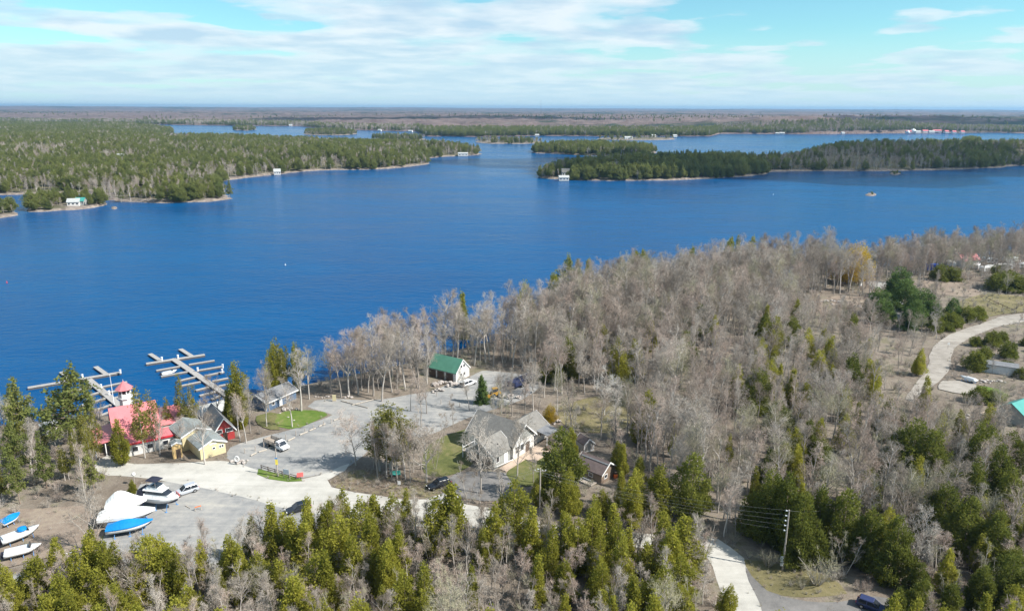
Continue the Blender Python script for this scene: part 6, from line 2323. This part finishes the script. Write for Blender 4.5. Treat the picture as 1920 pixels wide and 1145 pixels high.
for px, py, L, rz in [(1843, 492, 7, 0.1), (1857, 494, 6, -0.1), (1893, 492, 7, 0.2), (1848, 510, 6, 0.4), (1862, 508, 6, 0.0), (1880, 505, 8, 0.1), (1912, 503, 7, 0.0), (1900, 498, 6, 0.3), (1830, 505, 5, 0.8)]:
    trailer(px, py, L, 'white camper trailer parked in the far settlement beyond the junipers', 'camper trailers beyond the junipers', rz)
trailer(1783, 500, 5.5, 'white upright trailer beside the blue container', None, 1.3)
x, y = at(1747, 506)
o = empty('shipping_container', x, y, 2.0, 0.15)
tag(o, 'bright blue shipping container at the edge of the far wood', 'container')
part_box(o, 'box', 'container_blue', (0, 0, 1.45), (6.1, 2.4, 2.6))
for k in range(12):
    part_box(o, 'rib', 'container_blue', (-2.8 + k * 0.51, -1.23, 1.45), (0.16, 0.06, 2.3))
part_box(o, 'door', 'container_blue', (3.07, 0, 1.4), (0.06, 2.2, 2.3))
simple_house('long_shed', 1535, 512, 12, 5, 2.6, 3.2, 'siding_grey', 'shingle_pale', 'long pale roofed shed hidden in the bare wood', 'shed', -0.05)
x, y = at(1612, 535)
o = empty('white_tank', x, y, 2.0)
tag(o, 'small white upright tank at the end of the shaded drive', 'tank')
MB().lathe((0, 0, 0), [(0.8, 0), (0.8, 2.2), (0.5, 2.5), (0.1, 2.6)], 12).build('shell', 'white_paint', o)
MB().tube((0, 0, 2.5), (0, 0, 2.9), 0.15, 0.15, 8).build('cap', 'sign_grey', o)
simple_house('white_ended_shed', 1868, 697, 9, 3.4, 2.4, 3.0, 'siding_white', 'shingle_slate', 'dark roofed shed with a white end behind the tall dark juniper', 'shed', math.radians(-28), None, 2.0, 0)
o, L, gun, lf = boat((1800, 711), (1830, 720), 1.9, 0.7, 'white upturned boat on the tan gravel pad', None, lift=0.4)
MB().loft([[(-L * 0.4, -0.75, 1.15), (L * 0.2, -0.6, 1.2), (L * 0.2, 0.6, 1.2), (-L * 0.4, 0.75, 1.15)], [(-L * 0.38, -0.5, 1.4), (L * 0.1, -0.4, 1.4), (L * 0.1, 0.4, 1.4), (-L * 0.38, 0.5, 1.4)]]).build('deck_cover', 'gel_grey', o)
simple_house('teal_cottage', 1908, 786, 8, 6.5, 2.6, 4.8, 'siding_grey', 'teal_metal', 'cottage with a teal metal roof at the edge of the wood', 'cottage', math.radians(30))
BUSY.append((*at(1908, 786), 8))
part_box(bpy.data.objects['teal_cottage'], 'deck', 'patio_tan', (-3.4, 4.6, 0.5), (3.6, 2.4, 0.15))
(x0, y0), (x1, y1) = at(1848, 562), at(1905, 588)
o = empty('wire_fence', x0, y0, 2.0, math.atan2(y1 - y0, x1 - x0))
tag(o, 'dark rail fence crossing the dry field above the tan gravel road', 'fence')
Lf = math.hypot(x1 - x0, y1 - y0)
for k in range(8):
    MB().tube((Lf * k / 7, 0, 0), (Lf * k / 7, 0, 1.2), 0.10, 0.08, 6).build('post', 'wood_dark', o)
MB().box((Lf / 2, 0, 0.9), (Lf, 0.08, 0.16)).build('rail', 'wood_dark', o)
car((1650, 1146), (1622, 1136), 'truck_blue', 'blue car at the edge of the asphalt drive', 4.4, 1.8, 1.5)

place_woods(near_woods())

# ---------------------------------------------------------------- cottages across the water
def shore_house(px, py, L, W, eave, ridge, wall, roof, label, land=None, rz=0.0, group=None, zz=None, name='cottage', cat='cottage', win=3):
    x, y = at(px, py, 1.2)
    z = 1.0
    if land:
        z = max(0.5, float(LANDS[land][1](np.array([[x, y]]))[0]) - 0.2)
    if zz is not None:
        z = zz
        x, y = at(px, py, z)
    o = empty(name, x, y, z, rz)
    tag(o, label, cat, group)
    gable(o, I4, L, W, eave, ridge, wall, roof, 0.4, 0.2, None)
    for k in range(win):
        window(o, I4, L, W, 'y-', -L / 2 + L * (k + 0.5) / win, eave * 0.55, min(1.4, L / win * 0.45), eave * 0.38)
    return o


shore_house(520, 326, 7, 6, 3.4, 6.0, 'siding_white', 'shingle_pale', 'white boathouse on the rocky peninsula shore', 'peninsula', 0.3, name='boathouse', cat='boathouse')
shore_house(868, 291.5, 15, 8, 3.6, 5.2, 'siding_white', 'shingle_pale', 'long white boathouse near the tip of the peninsula', 'peninsula', 0.1, name='boathouse', cat='boathouse')
shore_house(1057, 337, 10, 7, 3.2, 5.0, 'siding_white', 'shingle_pale', 'white waterfront boathouse at the tip of the long island', 'long_island', 0.05, name='boathouse', cat='boathouse')
shore_house(1060, 332.5, 8, 7, 4.6, 8.0, 'siding_white', 'shingle_grey', 'white two storey cottage behind the boathouse on the long island', 'long_island', 0.1)
shore_house(140, 386, 8, 6, 3.0, 5.2, 'siding_white', 'shingle_pale', 'white cottage on the rock islet before the peninsula', 'islet_b', 0.25)
shore_house(153, 385, 6, 6, 3.4, 5.6, 'siding_grey', 'teal_metal', 'cottage with a teal roof on the rock islet', 'islet_b', 0.1)
for px, py, L, lab in [(210, 262, 16, 'white house among the pines at the back of the peninsula'), (219, 266, 14, 'low white building below the white house among the pines')]:
    shore_house(px, py, L, 9, 4, 7, 'siding_white', 'shingle_pale', lab, None, 0.1, zz=10)
shore_house(228, 300, 8, 7, 4, 7, 'siding_white', 'shingle_pale', 'tiny white cabin roof amid the peninsula pines', None, 0.1, zz=12)
for px, py, L in [(545, 236, 13), (712, 246, 10), (770, 248, 12), (657, 244, 9), (1007, 256, 10), (1225, 257, 11), (1265, 257, 10), (1466, 252, 14), (1457, 252.5, 9), (1580, 251.5, 9)]:
    shore_house(px, py, L, 8, 3.5, 6, 'siding_white', 'shingle_pale', 'white cottage on the far mainland shore', None, random.uniform(-0.3, 0.3), 'cottages on the far mainland shore', zz=2.0)
shore_house(1178, 261.5, 18, 9, 4, 7, 'siding_white', 'shingle_pale', 'white boathouse on the low spit before the mainland', None, 0.1, zz=1.2, name='boathouse', cat='boathouse')
for px, py, L, r in [(1703, 249.5, 16, 'pink_metal'), (1720, 250, 16, 'shingle_pale'), (1734, 248.5, 18, 'pink_metal'), (1756, 248, 26, 'pink_metal'), (1746, 250, 16, 'shingle_pale'), (1774, 249.5, 12, 'pink_metal'), (1788, 250, 11, 'pink_metal'), (1804, 250, 11, 'pink_metal')]:
    nm = 'pink roofed' if r == 'pink_metal' else 'pale roofed'
    shore_house(px, py, L, 10, 4.5, 8, 'siding_white', r, nm + ' building of the lakeside resort on the far shore', None, random.uniform(-0.1, 0.1), nm + ' resort buildings', zz=2.5, name='resort_building', cat='building', win=5)
for px, py, r, lab in [(1712, 249, 8, 'large white dome of the lakeside resort'), (1702, 250.5, 5, 'small white dome of the lakeside resort')]:
    x, y = at(px, py, 3)
    o = empty('dome', x, y, 3.0)
    tag(o, lab, 'dome')
    MB().lathe((0, 0, 0), [(r, 0), (r, 4), (r * 0.92, 4 + r * 0.45), (r * 0.6, 4 + r * 0.8), (0.5, 4 + r)], 16).build('shell', 'white_paint', o, True)
    MB().lathe((0, 0, 4 + r - 0.2), [(1.0, 0), (1.0, 1.2), (0.2, 1.8)], 8).build('vent', 'sign_grey', o)

# marker buoys
for px, py, m, lab in [(1450, 365, 'buoy_white', 'white marker buoy on the open lake'), (13, 530, 'buoy_red', 'red marker buoy off the grove'), (535, 497, 'buoy_white', 'white marker buoy between the docks and the peninsula')]:
    x, y = at(px, py, 0)
    o = empty('marker_buoy', x, y, 0.0)
    o.scale = (0.6, 0.6, 0.6)
    tag(o, lab, 'buoy')
    MB().lathe((0, 0, -0.2), [(0.4, 0), (0.5, 0.3), (0.45, 0.6)], 10).build('float', m, o)
    MB().lathe((0, 0, 0.4), [(0.18, 0), (0.12, 0.9), (0.02, 1.1)], 8).build('mast', m, o)

# radio mast on the horizon
ym = 3600.0
d = ray(1014, 207)
xm = d[0] / d[1] * ym
o = empty('radio_mast', xm, ym, 14.0)
tag(o, 'thin radio mast standing above the far horizon', 'mast')
hm = height_at(1014, 187, ym) - 14 - 9
for k in range(3):
    a = 2.1 * k
    MB().tube((1.4 * math.cos(a), 1.4 * math.sin(a), 0), (0.8 * math.cos(a), 0.8 * math.sin(a), hm), 0.25, 0.2, 5).build('leg', 'mast_steel', o)
MB().lathe((0, 0, hm), [(0.6, 0), (0.4, 4), (0.1, 9)], 6).build('antenna', 'mast_steel', o)

# ---------------------------------------------------------------- clouds over the lake (their shade lies on the islands and the far woods)
def build_cloud(px, py, rx, ry, alt, seed, label):
    m = MATS.get('cloud_white')
    if m is None:
        m, t, b = new_mat('cloud_white')
        d = t.n('ShaderNodeBsdfDiffuse', i={'Color': (0.9, 0.9, 0.9, 1)})
        tl = t.n('ShaderNodeBsdfTranslucent', i={'Color': (0.9, 0.9, 0.9, 1)})
        tr = t.n('ShaderNodeBsdfTransparent')
        a = t.n('ShaderNodeMixShader', i={0: 0.5, 1: d.outputs[0], 2: tl.outputs[0]})
        c = t.n('ShaderNodeMixShader', i={0: 0.55, 1: a.outputs[0], 2: tr.outputs[0]})
        t.l.new(c.outputs[0], m.node_tree.nodes['Material Output'].inputs[0])
    x, y = at(px, py, 0.0)
    k = alt / SUN_DIR.z
    cx, cy = x + SUN_DIR.x * k, y + SUN_DIR.y * k
    rng = np.random.default_rng(seed)
    import bmesh
    bm = bmesh.new()
    bmesh.ops.create_icosphere(bm, subdivisions=5, radius=1.0)
    off = Vector(rng.uniform(0, 50, 3))
    for v in bm.verts:
        n = v.co.normalized()
        g = 1.0 + 0.42 * fractal(n * 1.7 + off, 0.9, 2.0, 5)
        flat = 0.35 if n.z < 0 else 1.0
        v.co = Vector((n.x * rx * g, n.y * ry * g, n.z * 90 * g * flat))
    me = bpy.data.meshes.new('cloud')
    bm.to_mesh(me)
    bm.free()
    me.polygons.foreach_set('use_smooth', [True] * len(me.polygons))
    o = link('cloud', me, 'cloud_white')
    o.location = (cx, cy, alt)
    tag(o, label, 'cloud', None, 'structure')


build_cloud(1440, 312, 330, 200, 900, 3, 'cumulus cloud high over the lake beside the long island')
build_cloud(800, 232, 700, 420, 1100, 8, 'cumulus cloud high over the far mainland woods')
build_cloud(1680, 240, 520, 220, 1000, 12, 'cumulus cloud high over the resort shore')

# ---------------------------------------------------------------- haze
def build_haze():
    m = bpy.data.materials.new('haze_air')
    m.use_nodes = True
    t = NT(m.node_tree)
    m.node_tree.nodes.clear()
    out = t.n('ShaderNodeOutputMaterial')
    v = t.n('ShaderNodeVolumePrincipled', i={'Color': (0.34, 0.60, 0.90, 1), 'Density': HAZE_DENSITY, 'Anisotropy': 0.25})
    t.l.new(v.outputs[0], out.inputs['Volume'])
    MATS['haze_air'] = m
    o = MB().box((0, 11500, 58), (60000, 26000, 132)).build('haze', 'haze_air')
    tag(o, 'pale blue air over the lake and far hills', 'haze', None, 'stuff')


build_haze()
